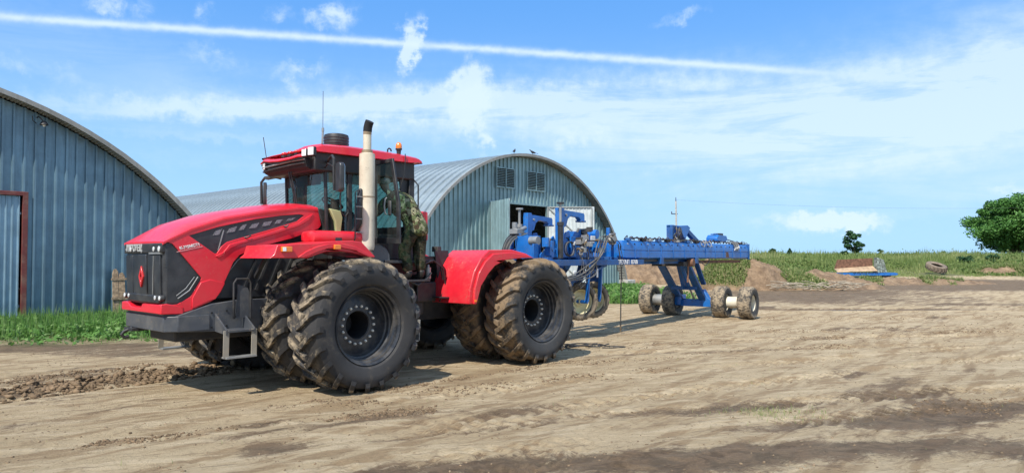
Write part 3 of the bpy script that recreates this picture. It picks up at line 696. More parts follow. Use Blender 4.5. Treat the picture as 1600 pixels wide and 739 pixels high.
def hy(x, z):     # half width of the hood side: waisted low, flared at the crease
    return .735-.035*max(0, min(1, (1.0-x)/1.2))-.045*max(0, (2.05-z))*.0
def top_z(x):
    P = [(2.38, 2.215), (2.32, 2.25), (1.99, 2.415), (1.53, 2.575), (.82, 2.72), (.26, 2.80), (-.07, 2.795), (-.10, 2.76)]
    for (a, za), (b, zb) in zip(P[:-1], P[1:]):
        if b <= x <= a: return zb+(za-zb)*(x-b)/(a-b)
    return P[0][1] if x > 2 else P[-1][1]
hood_rings = []
for x in (2.385, 2.37, 2.30, 2.15, 1.99, 1.75, 1.53, 1.2, .82, .5, .26, .05, -.07, -.12):
    z = top_z(x); w = .745-.035*max(0, min(1, (1.0-x)/1.2)); f = min(1, (2.385-x)/.35+.12); r = .0
    up = .080*f
    ring = [(x, -w, z-.03), (x, -w, z), (x, -w+.03, z+.022*f), (x, -w+.20, z+up*.80), (x, -w+.30, z+up), (x, 0, z+up+.02*f), (x, w-.30, z+up), (x, w-.20, z+up*.80), (x, w-.03, z+.022*f), (x, w, z), (x, w, z-.03), (x, w-.05, z-.05), (x, -w+.05, z-.05)]
    hood_rings.append(ring)
hood = part('hood', MB().loft(hood_rings), RED, TR, smooth=20)
SLOT = mat('mesh_screen_grey', (.20, .20, .21), .5, metal=.3, var=.5, vscale=40)
for s_ in (1, -1):
    f = lambda a, b, t: (a, s_*(hy(a, b)+t), b)
    sp = part('hood_side', MB().plate(red, f, -.05, .0, [win]), RED, TR, bev=.008, smooth=30)
    # raised crease rib that frames the window
    rib = [(1.65, 2.02), (1.60, 1.99), (1.44, 2.19), (1.28, 2.235), (.80, 2.385), (.30, 2.545), (.12, 2.66), (.02, 2.71), (.10, 2.60), (.28, 2.50), (.80, 2.335), (1.30, 2.185), (1.42, 2.13)]
    part('hood_crease', MB().plate(rib, f, -.004, .016), RED, sp, bev=.007)
    part('lower_crease', MB().plate([(1.72, 1.68), (1.66, 1.66), (1.50, 1.62), (1.56, 1.50), (1.64, 1.395), (1.74, 1.37), (1.98, 1.27), (1.98, 1.42), (1.86, 1.64)], f, -.004, .018), RED, sp, bev=.008)
    wp = part('side_window', MB().plate(win, f, -.048, -.018), GRI, TR)
    for q in slots: part('light_slot', MB().plate(q, f, -.020, -.012), SLOT, wp)
    part('window_strut', MB().beam((1.60, s_*.722, 2.10), (1.52, s_*.722, 2.40), .012, .014), STEELG, wp)
    part('latch', MB().tube([(1.20, s_*.735, 2.30), (1.17, s_*.77, 2.30), (1.12, s_*.77, 2.33)], .012, 6), BLK, sp)
    part('latch', MB().tube([(.55, s_*.73, 2.49), (.52, s_*.76, 2.48), (.49, s_*.76, 2.51)], .012, 6), BLK, sp)
    dark = [(1.60, 1.40), (1.53, 1.64), (1.41, 1.85), (1.28, 2.0), (1.02, 2.12), (.68, 2.20), (.2, 2.36), (-.1, 2.45), (-.3, 2.45), (-.3, 1.38)]
    ec = part('engine_cover', MB().plate(dark, xz, *(sorted((s_*.66, s_*.60)))), GRI, TR)
    part('cover_trim', MB().tube([(1.60, s_*.672, 1.42), (1.50, s_*.672, 1.64), (1.40, s_*.672, 1.80), (1.27, s_*.672, 1.96), (1.20, s_*.672, 2.0), (.9, s_*.672, 2.10)], .008, 6), STEELG, ec)
    for i in range(6):
        x0 = 1.18-i*.20; part('louvre_rib', MB().beam((x0, s_*.675, 1.50), (x0-.22, s_*.675, 2.02-.0*i), .035, .03, up=(0, 1, 0)), BLK, ec)
    tx = text_mesh('К-735МСТ1', .056, WHT, .003, 1.0, .002)
    o = link('model_lettering', tx, sp, (2.03, s_*.742, 2.165), (R(90), 0, 0)); o.rotation_euler = (R(90), R(11)*(-1 if s_ > 0 else 1) if False else 0, R(180) if s_ > 0 else 0)
    o.rotation_mode = 'XYZ'
    if s_ > 0:
        o.matrix_local = Matrix.Translation((2.02, .740, 2.155)) @ Matrix.Rotation(R(180), 4, 'Z') @ Matrix.Rotation(R(90), 4, 'X') @ Matrix.Rotation(R(12), 4, 'Z')
    else:
        o.matrix_local = Matrix.Translation((2.02, -.740, 2.155)) @ Matrix.Rotation(R(90), 4, 'X') @ Matrix.Rotation(R(-12), 4, 'Z')
    part('text_underline', MB().beam((2.20, s_*.738, 2.075), (1.84, s_*.738, 2.155), .008, .008, up=(0, 1, 0)), mat('pink_line', (.75, .35, .35), .5), sp)
# rear gasket of the hood
gk = [(-.06, 2.80), (-.14, 2.80), (-.30, 2.60), (-.36, 2.36), (-.20, 2.36), (-.16, 2.52)]
mb = MB().plate(gk, xz, -.70, .72); part('hood_gasket', mb, BLK, TR, bev=.01)
part('cowl', MB().plate([(-.19, 2.80), (-.40, 2.77), (-.44, 2.66), (-.40, 2.36), (-.33, 2.36), (-.30, 2.6)], xz, .80, .87), OLIVE, TR, bev=.012)
part('cowl', MB().plate([(-.20, 2.80), (-.42, 2.78), (-.46, 2.66), (-.40, 2.36), (-.34, 2.36), (-.31, 2.6)], xz, -.69, -.35), OLIVE, TR, bev=.012)
# nose: black grille volume between the red sides
gr = [(2.34, 1.24), (2.34, 1.36), (2.355, 2.215), (1.7, 2.30), (1.5, 1.30)]
def nose_y(x, s_): return s_*.70
mb = MB(); rings = []
for y in (-.718, -.69, -.45, -.15, .15, .45, .69, .718):
    e = .03 if abs(y) > .7 else (.012 if abs(y) > .6 else 0); rings.append([(2.345-e, y, 1.33), (2.36-e, y, 1.75), (2.372-e, y, 2.20), (1.7, y, 2.20), (1.7, y, 1.33)])
grille = part('grille', mb.loft(rings), GRI, TR, bev=.006)
for y0, y1 in ((-.66, -.40), (-.385, -.17), (.17, .385), (.40, .62)):
    part('grille_panel', MB().loft([[(2.362, y, 1.40), (2.378, y, 1.75), (2.385, y, 2.03), (2.34, y, 2.03), (2.34, y, 1.40)] for y in (y0, y1)]), GRI, grille, bev=.008)
part('grille_panel', MB().loft([[(2.375, y, 1.38), (2.393, y, 1.75), (2.40, y, 2.04), (2.34, y, 2.04), (2.34, y, 1.38)] for y in (-.155, .155)]), GRI, grille, bev=.01)
part('grille_header', MB().box((2.33, -.71, 2.06), (2.395, .71, 2.20)), BLK, grille, bev=.015)
part('grille_header', MB().loft([[(2.40, y, 2.045), (2.40, y, 2.07), (2.36, y, 2.07), (2.36, y, 2.045)] for y in (.26, .66)]), STEELG, grille)
part('grille_footer', MB().box((2.33, -.55, 1.35), (2.39, .60, 1.47)), BLK, grille, bev=.02)
part('grille_seam', MB().tube([(2.386, .40, 2.02), (2.382, .385, 1.75), (2.366, .34, 1.45)], .006, 6), STEELG, grille)
part('chrome_line', MB().tube([(1.90, .742, 1.72), (2.02, .742, 1.53), (2.18, .742, 1.42)], .009, 6), STEELG, grille)
part('chrome_line', MB().tube([(1.95, .742, 1.72), (2.07, .742, 1.56), (2.2, .742, 1.46)], .006, 6), STEELG, grille)
part('corner_panel', MB().plate([(2.33, 2.17), (2.26, 2.17), (1.86, 1.70), (2.01, 1.46), (2.18, 1.36), (2.32, 1.36)], xz, .70, .725), GRI, grille, bev=.006)
part('corner_panel', MB().plate([(2.33, 2.17), (2.26, 2.17), (1.86, 1.70), (2.01, 1.46), (2.18, 1.36), (2.32, 1.36)], xz, -.725, -.70), GRI, grille, bev=.006)
# lower red lip across the front
part('front_lip', MB().loft([[(2.405, y, 1.21), (2.405, y, z), (2.33, y, z+.01), (2.1, y, 1.3), (2.1, y, 1.20)] for y, z in ((-.745, 1.33), (-.62, 1.33), (-.60, 1.33), (-.50, 1.325), (-.38, 1.27), (.02, 1.27), (.06, 1.33), (.60, 1.335), (.745, 1.345))]), RED, TR, bev=.01)
# diamond badge
mb = MB().plate([(0, .155), (.085, 0), (0, -.155), (-.085, 0)], lambda a, b, t: (2.385+t, a, 1.72+b), .0, .026, [[(0, .075), (.034, 0), (0, -.075), (-.034, 0)]]); part('diamond_badge', mb, REDL, grille, bev=.004)
tx = text_mesh('КИРОВЕЦ', .135, mat('badge_silver', (.50, .50, .48), .35, metal=.3), .006, .93, .004)
o = link('nameplate', tx, grille); o.matrix_local = Matrix.Translation((2.398, -.30, 2.130)) @ Matrix.Rotation(R(90), 4, 'Z') @ Matrix.Rotation(R(90), 4, 'X')
LAMPH = mat('headlight_lens', (.55, .57, .58), .08, var=.35, vscale=20, coat=.8)
def round_lamp(y, z, r, x=2.39):
    l = part('headlight', MB().lathe([(0, .0), (r*.8, .004), (r, .002), (r*1.16, -.008), (r*1.18, -.05), (0, -.05)], (x, y, z), 'x', 22), BLK, TR)
    part('lens', MB().ell((x+.004, y, z), (.012, r*.86, r*.86), 18, 8), LAMPH, l)
for s_ in (1, -1):
    round_lamp(s_*.44, 2.115, .042, 2.398); round_lamp(s_*.63, 2.115, .050, 2.398 if s_ > 0 else 2.380)
for y in (.50, .66): round_lamp(y, 1.43, .038, 2.392)
for y in (-.50, -.66): round_lamp(y, 1.43, .038, 2.392)
# left and right access steps at the front
STRAP = mat('dusty_strap', (.26, .24, .20), .7, dust=.5)
def strap_step(s_, x0, x1, y, ztop, zbot, m1=BUM):
    st = part('step_bracket', MB().plate([(x0, 1.16), (x0-.02, .94), (x0+.0, .94), (x0+.0, 1.16)], xz, 0, .001), m1, TR) if False else None
    for x in (x0, x1):
        br = part('step_bracket', MB().plate([(s_*.80, 1.18), (s_*(y+.02), .97), (s_*(y+.02), .90), (s_*.80, .93)], lambda a, b, t: (t, a, b), x-.012, x+.012), m1, TR, bev=.003)
    part('step_bracket', MB().box((x1, s_*.80, .93), (x0, s_*(y+.02), .955)), m1, TR)
    for x in (x0, x1): part('step_strap', MB().beam((x, s_*y, .96), (x+.01, s_*(y+.01), zbot), .014, .085, up=(1, 0, 0)), STRAP, TR, bev=.003)
    part('step_tread', MB().box((x1-.02, s_*(y-.10), zbot-.02), (x0+.02, s_*(y+.05), zbot+.008)), STEELG, TR, bev=.004)
strap_step(1, 1.66, 1.24, 1.14, .96, .58); strap_step(-1, 1.66, 1.24, 1.14, .96, .52)
for s_ in (1, -1):
    part('hand_rail', MB().tube([(1.42, s_*.86, 1.1), (1.44, s_*.90, 1.25), (1.44, s_*.90, 1.62), (1.40, s_*.90, 1.68), (1.22, s_*.90, 1.68), (1.18, s_*.90, 1.62), (1.18, s_*.90, 1.1)], .016, 8), DRK, TR)
    part('mud_flap', MB().plate([(1.36, 1.60), (1.22, 1.55), (1.10, 1.30), (1.10, 1.12), (1.40, 1.10)], xz, *sorted((s_*.86, s_*.88))), BUM, TR)
# front fenders ---------------------------------------------------------
fo = [(1.42, 1.985), (1.35, 2.04), (1.31, 2.17), (1.01, 2.19), (.69, 2.205), (.41, 2.24), (.07, 2.25), (-.10, 2.23), (-.36, 2.0), (-.14, 2.02), (.07, 2.065), (.30, 2.09), (.53, 2.08), (.67, 2.04), (.84, 1.985), (1.0, 1.99)]
for s_ in (1, -1):
    a, b = sorted((s_*1.0, s_*1.90))
    fd = part('front_fender', MB().plate(fo, xz, a, b), REDF, TR, bev=.012)
    arch = [(1.0, 2.0), (.87, 2.085), (.70, 2.155), (.53, 2.195), (.29, 2.21), (.04, 2.165), (-.14, 2.085), (-.33, 2.0), (-.22, 2.0), (-.06, 2.06), (.10, 2.11), (.29, 2.14), (.50, 2.13), (.66, 2.085), (.82, 2.02), (.92, 1.99)]
    part('fender_arch', MB().plate(arch, xz, *sorted((s_*1.895, s_*1.925))), REDF, fd, bev=.008)
    lp = part('indicator_lamp', MB().box((1.10, s_*1.90, 2.075), (1.26, s_*1.945, 2.15)), AMB, fd, bev=.008)
    part('lens', MB().box((1.20, s_*1.945, 2.085), (1.25, s_*1.95, 2.14)), LAMPW, lp)
    part('indicator_lamp', MB().box((.31, s_*1.90, 2.115), (.42, s_*1.955, 2.185)), AMB, fd, bev=.008)
    rings = []
    for x, k in ((.38, .6), (.35, .85), (.25, 1), (-.5, 1), (-.60, .9), (-.65, .6)):
        c = s_*1.10; w = .23*k; h = .108*k
        rings.append([(x, c+w*math.copysign(abs(math.cos(t))**.6, math.cos(t)), 2.315+h*math.copysign(abs(math.sin(t))**.6, math.sin(t))) for t in [2*PI*i/20 for i in range(20)]])
    ac = part('air_tank', MB().loft(rings), REDF, TR)
    part('tank_plate', MB().box((-.12, s_*1.30, 2.26), (0, s_*1.33, 2.31)), BLK, ac)
    part('fender_bracket', MB().beam((1.0, s_*.7, 1.7), (1.1, s_*1.2, 2.0), .05, .05), DRK, fd)
    part('fender_bracket', MB().beam((.35, s_*.65, 1.9), (.2, s_*1.2, 2.1), .05, .05), DRK, fd)
rp = [(-.60, 2.19), (-.94, 2.205), (-1.05, 2.15), (-1.12, 2.05), (-1.14, 1.85), (-.60, 1.85)]
part('heat_shield', MB().plate(rp, xz, 1.02, 1.26), BUM, TR, bev=.015)
# exhaust ---------------------------------------------------------------
EX = (-.63, 1.28)
ex = part('exhaust', MB().lathe([(.0, 2.12), (.115, 2.12), (.125, 2.16), (.128, 2.2), (.128, 3.66), (.125, 3.70), (.085, 3.715), (.0, 3.72)], (EX[0], EX[1], 0), 'z', 28), BEIGE, TR)
part('exhaust_collar', MB().lathe([(.078, 3.71), (.09, 3.715), (.09, 3.76), (.075, 3.765)], (EX[0], EX[1], 0), 'z', 24), HEAT, ex)
pts = [(EX[0], EX[1], 3.72+i*.06) for i in range(6)]+[(EX[0]+.0, EX[1]+.004, 4.07), (EX[0]+.0, EX[1]+.012, 4.13), (EX[0]-.004, EX[1]+.03, 4.19), (EX[0]-.008, EX[1]+.055, 4.235)]
part('exhaust_pipe', MB().tube(pts[:6], .070, 20, rs=[.068]*6), BEIGE, ex); part('heat_stain', MB().tube(pts[5:8], .0695, 20), HEAT, ex)
part('exhaust_tip', MB().tube(pts[6:], .072, 20), SOOT_SHADE, ex)
part('exhaust_band', MB().lathe([(.131, 2.98), (.133, 2.98), (.133, 3.0), (.131, 3.0)], (EX[0], EX[1], 0), 'z', 24), HEAT, ex)
part('exhaust_elbow', MB().tube([(EX[0]+.05, EX[1]-.05, 2.35), (EX[0]+.05, EX[1]-.02, 2.18), (EX[0]-.02, EX[1]+.02, 2.02), (EX[0]-.1, EX[1]-.1, 1.9)], .09, 12), HEAT, ex)
part('intake_pipe', MB().tube([(-.40, 1.05, 2.30), (-.43, 1.18, 2.38), (-.47, 1.30, 2.55), (-.47, 1.30, 3.0), (-.49, 1.29, 3.08), (-.58, 1.24, 3.10)], .045, 12), BLK, TR)
part('grab_rail', MB().tube([(-.36, 1.30, 2.25), (-.36, 1.34, 2.3), (-.36, 1.34, 3.05), (-.45, 1.32, 3.1)], .012, 6), BLK, TR)
for z in (2.4, 2.62, 2.82, 2.98): part('rail_rung', MB().tube([(-.36, 1.34, z), (-.50, 1.34, z)], .008, 6), STEELG, TR)
# cab -------------------------------------------------------------------
YL, YR = .85, -.62
cab = part('cab_base', MB().box((-1.98, YR, 1.95), (-.30, YL, 2.30)), DRK, TR, bev=.02)
part('cab_floor', MB().box((-1.95, YR+.02, 2.30), (-.4, YL-.02, 2.34)), INT, cab)
def pillar(a, b, w=.07, h=.07, name='cab_pillar'): return part(name, MB().beam(a, b, w, h, up=(1, 0, 0)), BLK, TR, bev=.012)
pillar((-.17, YL-.03, 2.36), (-.14, YL-.05, 3.50), .05, .05); pillar((-.28, YR+.03, 2.36), (-.22, YR+.05, 3.50), .05, .05)
pillar((-.60, YL-.02, 2.30), (-.60, YL-.04, 3.50), .06, .09); pillar((-.60, YR+.02, 2.30), (-.60, YR+.04, 3.50))
pillar((-1.08, YL-.02, 2.30), (-1.08, YL-.04, 3.50), .05, .06)
pillar((-1.90, YL-.03, 2.30), (-1.92, YL-.05, 3.50), .12, .12); pillar((-1.92, YR+.03, 2.30), (-1.92, YR+.05, 3.50), .10, .10)
part('rear_corner_panel', MB().plate([(-1.66, 3.50), (-2.0, 3.50), (-2.0, 2.30), (-1.80, 2.30), (-1.74, 2.9)], xz, YL-.07, YL-.04), BLK, TR, bev=.008)
part('sill', MB().box((-1.95, YL-.08, 2.28), (-.25, YL, 2.40)), BLK, TR, bev=.01)
part('sill', MB().box((-1.95, YR, 2.28), (-.3, YR+.08, 2.50)), BLK, TR, bev=.01)
# windscreen, bowed
def bow(z, k=12):
    return [(-.18+(.10*math.sin(PI*i/k))-(.08*i/k)+.02*(z-2.4), (YL-.05)+(YR-YL+.10)*i/k, z) for i in range(k+1)]
ws = MB(); r0 = bow(2.40); r1 = bow(3.46); ws.loft([r0, r1], caps=False, closed=False); part('windscreen', ws, GLASS, TR)
def pane(name, pts, m=GLASS): return part(name, MB().add(pts, [(0, 1, 2, 3)]), m, TR, smooth=0)
pane('side_pane', [(-.20, YL-.03, 2.40), (-.57, YL-.02, 2.40), (-.57, YL-.04, 3.50), (-.17, YL-.05, 3.50)])
pane('side_pane', [(-.63, YL-.02, 2.40), (-1.05, YL-.02, 2.40), (-1.05, YL-.04, 3.50), (-.63, YL-.04, 3.50)], GLASSD)
pane('side_pane', [(-.30, YR+.03, 2.50), (-1.87, YR+.02, 2.50), (-1.87, YR+.04, 3.50), (-.25, YR+.05, 3.50)], GLASSD)
pane('rear_pane', [(-1.95, YL-.1, 2.55), (-1.95, YR+.1, 2.55), (-1.95, YR+.1, 3.45), (-1.95, YL-.1, 3.45)], GLASSD)
part('rear_wall', MB().box((-1.99, YR+.05, 2.30), (-1.93, YL-.05, 2.56)), BLK, TR)
# rounded opening frame on the quarter window
qf = [(-.60, 2.42), (-.55, 2.50), (-.54, 3.38), (-.60, 3.46)]
part('window_seal', MB().tube([(-.50, YL-.0, 3.40), (-.44, YL+.0, 3.34), (-.40, YL+.0, 3.0), (-.42, YL, 2.75), (-.50, YL, 2.68), (-.56, YL, 2.75)], .014, 6), BLK, TR)
# roof housing and roof
rh = part('roof_housing', MB().plate([(.10, YR+.02), (.10, YL+.02), (-1.97, YL+.03), (-1.95, YR)], lambda a, b, t: (a, b, t), 3.40, 3.72), BLK, TR, bev=.03)
part('visor_box', MB().loft([[(.05, y, 3.40), (.18, y, 3.46), (.22, y, 3.60), (.05, y, 3.64)] for y in (YR+.0, .76)]), INT, TR, bev=.012)
rings = []
for x, zt, e in ((.17, 3.765, .02), (.10, 3.82, .0), (-.02, 3.855, 0), (-.5, 3.875, 0), (-1.2, 3.87, 0), (-1.8, 3.845, 0), (-2.0, 3.83, .0), (-2.08, 3.80, .02), (-2.12, 3.76, .05)):
    yl, yr = .97-e, -.74+e; zb = 3.70 if x > -1.9 else 3.72
    if x > .12: zb = 3.735
    zc = zt; lo = max(0, min(1, (x+.75)/.5))*(zt-3.735) if x < .15 else .02
    rings.append([(x, yr, zb), (x, yr+.01, zc-.05-lo*.5), (x, yr+.10, zc-.012-lo), (x, yr+.35, zc-lo), (x, (yl+yr)/2+.22, zc+.01-lo), (x, yl-.40, zc), (x, yl-.10, zc-.012), (x, yl-.01, zc-.05), (x, yl, zb), (x, yl-.04, zb-.0), (x, yr+.04, zb)])
part('roof', MB().loft(rings), RED, TR, smooth=30)
rings = []
for y, zz, xf in ((-.66, 3.66, .22), (-.50, 3.69, .25), (-.25, 3.655, .28), (.10, 3.635, .30), (.45, 3.64, .30), (.66, 3.66, .29), (.76, 3.66, .26)):
    rings.append([(xf, y, zz-.05), (xf+.012, y, zz-.03), (xf-.02, y, zz), (.05, y, zz+.055), (.05, y, zz-.0)])
vz = part('visor', MB().loft(rings), RED, TR, bev=.006, smooth=25)
part('visor_lining', MB().loft([[(r_[0][0]-.012, r_[0][1], r_[0][2]-.006), (r_[0][0]-.012, r_[0][1], r_[0][2]-.022), (.03, r_[0][1], r_[0][2]-.03), (.03, r_[0][1], r_[4][2]-.006)] for r_ in rings]), INT, vz)
for y in (.12, .32, .52):
    cl = part('clearance_lamp', MB().box((.16, y-.045, 3.67), (.24, y+.045, 3.70)), BLK, TR)
    part('lens', MB().ell((.20, y, 3.725), (.06, .045, .032), 12, 8), REDL, cl)
def work_light(x, y, z, s=.075, rz=0, ry=0):
    w = thing_part = part('work_light', MB().box((-.06, -s, -s*1.1), (0, s, s*1.1)), BLK, TR, bev=.01, loc=(x, y, z), rot=(0, ry, rz))
    part('lens', MB().box((0.001, -s*.85, -s*.95), (.012, s*.85, s*.95)), LAMPW, w, bev=.003)
work_light(.27, .84, 3.67, .055, .2); work_light(.24, .99, 3.685, .065, .3); work_light(.24, -.50, 3.56, .055, -.2)
part('light_bracket', MB().tube([(.12, .80, 3.68), (.20, .80, 3.66), (.22, .8, 3.70)], .012, 6), BLK, TR)
part('light_bar', MB().tube([(.24, -.55, 3.54), (.26, -.2, 3.55), (.26, .4, 3.57), (.22, .76, 3.58)], .014, 6), STEELG, TR)
part('light_bar', MB().tube([(.23, -.55, 3.47), (.25, -.2, 3.49), (.25, .4, 3.51), (.21, .76, 3.52)], .014, 6), DRK, TR)
# wipers
part('wiper', MB().tube([(.10, .10, 3.56), (.12, .12, 3.40), (.02, .13, 3.0), (-.03, .10, 2.62)], .014, 6), BLK, TR)
part('wiper', MB().tube([(.10, .20, 3.56), (.13, .20, 3.40), (.02, .18, 3.0), (-.02, .16, 2.75)], .011, 6), BLK, TR)
part('wiper_blade', MB().beam((-.01, .11, 3.05), (-.045, .13, 2.45), .02, .02), BLK, TR)
part('sun_blind', MB().box((-.22, -.5, 3.22), (-.20, .55, 3.49)), INT, TR)
# mirrors
part('mirror_arm', MB().tube([(-.15, YL, 3.55), (-.05, 1.05, 3.58), (.05, 1.30, 3.60), (.06, 1.36, 3.55), (.05, 1.36, 3.05)], .022, 8), BLK, TR)
part('mirror_arm', MB().tube([(-.10, YL+.02, 3.46), (0, 1.10, 3.50), (.04, 1.34, 3.42)], .012, 6), BLK, TR)
mo = [(-.11, -.20), (-.08, -.23), (.08, -.23), (.11, -.19), (.12, .18), (.09, .22), (-.09, .22), (-.12, .18)]
mr = part('mirror', MB().plate(mo, lambda a, b, t: (t, a, b), -.03, .05), MIRB, TR, bev=.025, loc=(.03, 1.50, 3.25), rot=(0, 0, R(-14)))
part('mirror_glass', MB().plate([(a*.9, b*.9) for a, b in mo], lambda a, b, t: (t, a, b), -.036, -.031), MIRG, mr)
part('mirror_arm', MB().tube([(-.15, YR, 3.40), (-.05, -.76, 3.44), (.02, -.88, 3.42), (.04, -.97, 3.34), (.03, -.97, 2.95)], .024, 8), BLK, TR)
part('mirror_arm', MB().beam((-.1, YR-.02, 3.43), (.0, -.86, 3.40), .10, .035), BLK, TR)
mo2 = [(.105*math.cos(t), .235*math.copysign(abs(math.sin(t))**.8, math.sin(t))) for t in [2*PI*i/20 for i in range(20)]]
mr = part('mirror', MB().plate(mo2, lambda a, b, t: (t, a, b), -.02, .04), MIRB, TR, bev=.012, loc=(.03, -.88, 3.10), rot=(0, 0, R(180-28)))
part('mirror_glass', MB().plate([(a*.9, b*.92) for a, b in mo2], lambda a, b, t: (t, a, b), .041, .046), MIRG, mr)
# roof equipment
aid = part('air_intake', MB().lathe([(0, 3.84), (.20, 3.84), (.205, 3.90), (.20, 3.93), (.215, 3.95), (.215, 4.11), (.205, 4.14), (.16, 4.155), (0, 4.16)], (-.72, .24, 0), 'z', 30), BLK, TR)
for z in (3.98, 4.03, 4.08): part('intake_rib', MB().lathe([(.215, z-.006), (.222, z), (.215, z+.006)], (-.72, .24, 0), 'z', 30), BLK, aid)
part('beacon_base', MB().cyl((-1.66, .80, 3.84), (-1.66, .80, 3.93), .035, .045, 12).cyl((-1.66, .80, 3.93), (-1.66, .80, 3.955), .06, .06, 16), BLK, TR)
part('beacon_lens', MB().lathe([(.055, 3.955), (.058, 3.99), (.052, 4.03), (.03, 4.06), (0, 4.07)], (-1.66, .80, 0), 'z', 18), AMB, TR)
part('beacon_stem', MB().tube([(-1.66, .985, 3.84), (-1.66, .99, 3.75), (-1.63, .99, 3.45), (-1.6, .90, 3.2)], .009, 6), BLK, TR)
part('lifting_eye', MB().tube([(-1.45, .75, 3.84), (-1.45, .75, 3.92), (-1.48, .75, 3.945), (-1.52, .75, 3.93), (-1.53, .75, 3.89)], .014, 6), BLK, TR)
part('antenna', MB().tube([(.14, -.60, 3.70), (.15, -.62, 3.82), (.17, -.67, 4.10)], .007, 5), DRK, TR)
an = part('antenna', MB().tube([(-.02, .90, 3.84), (-.03, .90, 4.04)], .018, 8).tube([(-.03, .90, 4.04), (-.03, .90, 4.10)], .022, 8), STEELG, TR)
part('antenna_whip', MB().tube([(-.03, .90, 4.10), (-.03, .90, 4.70)], .0045, 5), DRK, an)
# interior
st = part('driver_seat', MB().loft([[(-1.45+a, y, z) for a, z in ((0, 2.62), (.5, 2.66), (.52, 2.78), (.06, 2.76), (-.02, 3.28), (-.12, 3.30), (-.14, 2.7))] for y in (-.20, -.14, .22, .28)]), SEAT, TR, bev=.04)
part('headrest', MB().box((-1.58, -.1, 3.28), (-1.47, .18, 3.46)), SEAT, st, bev=.03)
part('seat_post', MB().box((-1.4, -.1, 2.34), (-1.1, .18, 2.62)), INT, st)
part('steering_column', MB().tube([(-.55, .04, 2.34), (-.62, .04, 2.7), (-.75, .04, 2.92)], .05, 10), INT, TR)
part('dashboard', MB().box((-.60, -.22, 2.34), (-.38, .30, 2.82)), INT, TR, bev=.04)
sw = MB().lathe([(.19+.016*math.cos(t), .016*math.sin(t)) for t in [2*PI*i/8 for i in range(8)]], (0, 0, 0), 'z', 24, closed=True).beam((-.19, 0, 0), (.19, 0, 0), .03, .015)
part('steering_wheel', sw, INT, TR, loc=(-.78, .04, 2.96), rot=(0, R(-28), 0))
part('trainer_seat', MB().box((-1.5, -.62, 2.6), (-1.1, -.28, 2.72)).box((-1.55, -.62, 2.72), (-1.45, -.28, 3.2)), SEATG, TR, bev=.03) if False else None
part('side_console', MB().box((-1.5, -.66, 2.34), (-.75, -.32, 2.86)), INT, TR, bev=.03)
part('curtain', MB().loft([[(-.40-.02*math.sin(i*1.3), -.62+.024*i, 2.55), (-.36-.02*math.sin(i*1.3), -.60+.022*i, 3.3)] for i in range(16)], caps=False, closed=False), SEATG, TR)
part('monitor', MB().box((-.52, .42, 2.78), (-.49, .66, 2.98)), INT, TR, bev=.01)
# open door, swung out from the front hinge
dz0, dz1 = 2.22, 3.66
do = [(.90, dz0+.02), (1.62, dz0), (1.60, 2.9), (1.42, dz1), (.90, dz1)]
di = [(.96, dz0+.12), (1.54, dz0+.10), (1.52, 2.9), (1.36, dz1-.07), (.96, dz1-.07)]
dr = part('cab_door', MB().plate(do, lambda a, b, t: (t-.0, a, b), -1.08, -1.04, [di]), BLK, TR, bev=.008)
part('door_glass', MB().add([(-1.06, p[0], p[1]) for p in di], [tuple(range(5))]), GLASSD, dr, smooth=0)
part('door_handle', MB().tube([(-1.03, 1.28, 2.72), (-1.0, 1.28, 2.74), (-.99, 1.27, 2.86), (-1.0, 1.28, 2.98), (-1.03, 1.28, 3.0)], .014, 8), STEELG, dr)
part('door_lock', MB().box((-1.04, 1.34, 2.70), (-1.0, 1.42, 2.95)), BLK, dr, bev=.02)
part('gas_strut', MB().tube([(-1.3, .86, 3.4), (-1.06, 1.2, 3.3)], .01, 6), STEELG, dr)
# deck, ladder, rear bodywork
part('deck', MB().box((-2.05, .80, 1.90), (-1.0, 1.30, 1.95)).box((-2.05, .80, 1.68), (-1.0, .85, 1.90)), DRK, TR, bev=.006)
part('step_plate', MB().box((-1.85, 1.02, 1.58), (-1.10, 1.46, 1.615)), DRK, TR, bev=.006)
for x in (-1.02, -1.36): part('ladder_rail', MB().tube([(x, 1.44, 1.60), (x-.02, 1.48, 1.40), (x-.06, 1.52, 1.0), (x-.06, 1.54, .94)], .016, 8), DRK, TR)
part('ladder_rung', MB().box((-1.46, 1.45, .58), (-1.02, 1.62, .61)), STEELG, TR, bev=.004)
part('ladder_rung', MB().box((-1.46, 1.45, .93), (-1.02, 1.60, .955)), DRK, TR, bev=.004)
part('ladder_strap', MB().beam((-1.46, 1.62, .95), (-1.44, 1.62, .60), .07, .014, up=(1, 0, 0)), STEELG, TR, bev=.003)
part('hand_rail', MB().tube([(-1.86, .98, 1.75), (-1.88, 1.24, 1.8), (-1.90, 1.30, 1.9), (-2.05, 1.30, 1.93), (-2.22, 1.30, 1.86), (-2.30, 1.28, 1.6)], .016, 8), DRK, TR)
part('hand_rail', MB().tube([(-1.95, .9, 2.4), (-1.95, 1.0, 2.5), (-1.95, 1.0, 3.3), (-1.95, .88, 3.4)], .014, 8), BLK, TR)
part('filter', MB().cyl((-1.95, 1.28, 1.62), (-1.95, 1.28, 1.82), .05, .05, 14).cyl((-1.95, 1.28, 1.82), (-1.95, 1.28, 1.87), .03, .02, 10), STEELG, TR)
part('air_line', MB().tube([(-1.7, 1.35, 1.85), (-2.0, 1.36, 1.95), (-2.25, 1.34, 1.8), (-2.35, 1.3, 1.5), (-2.3, 1.2, 1.2)], .014, 8), HOSE, TR)
part('air_line', MB().tube([(-1.4, 1.40, 1.60), (-1.6, 1.42, 1.52), (-1.8, 1.42, 1.62), (-1.95, 1.36, 1.72)], .020, 8), HOSE, TR)
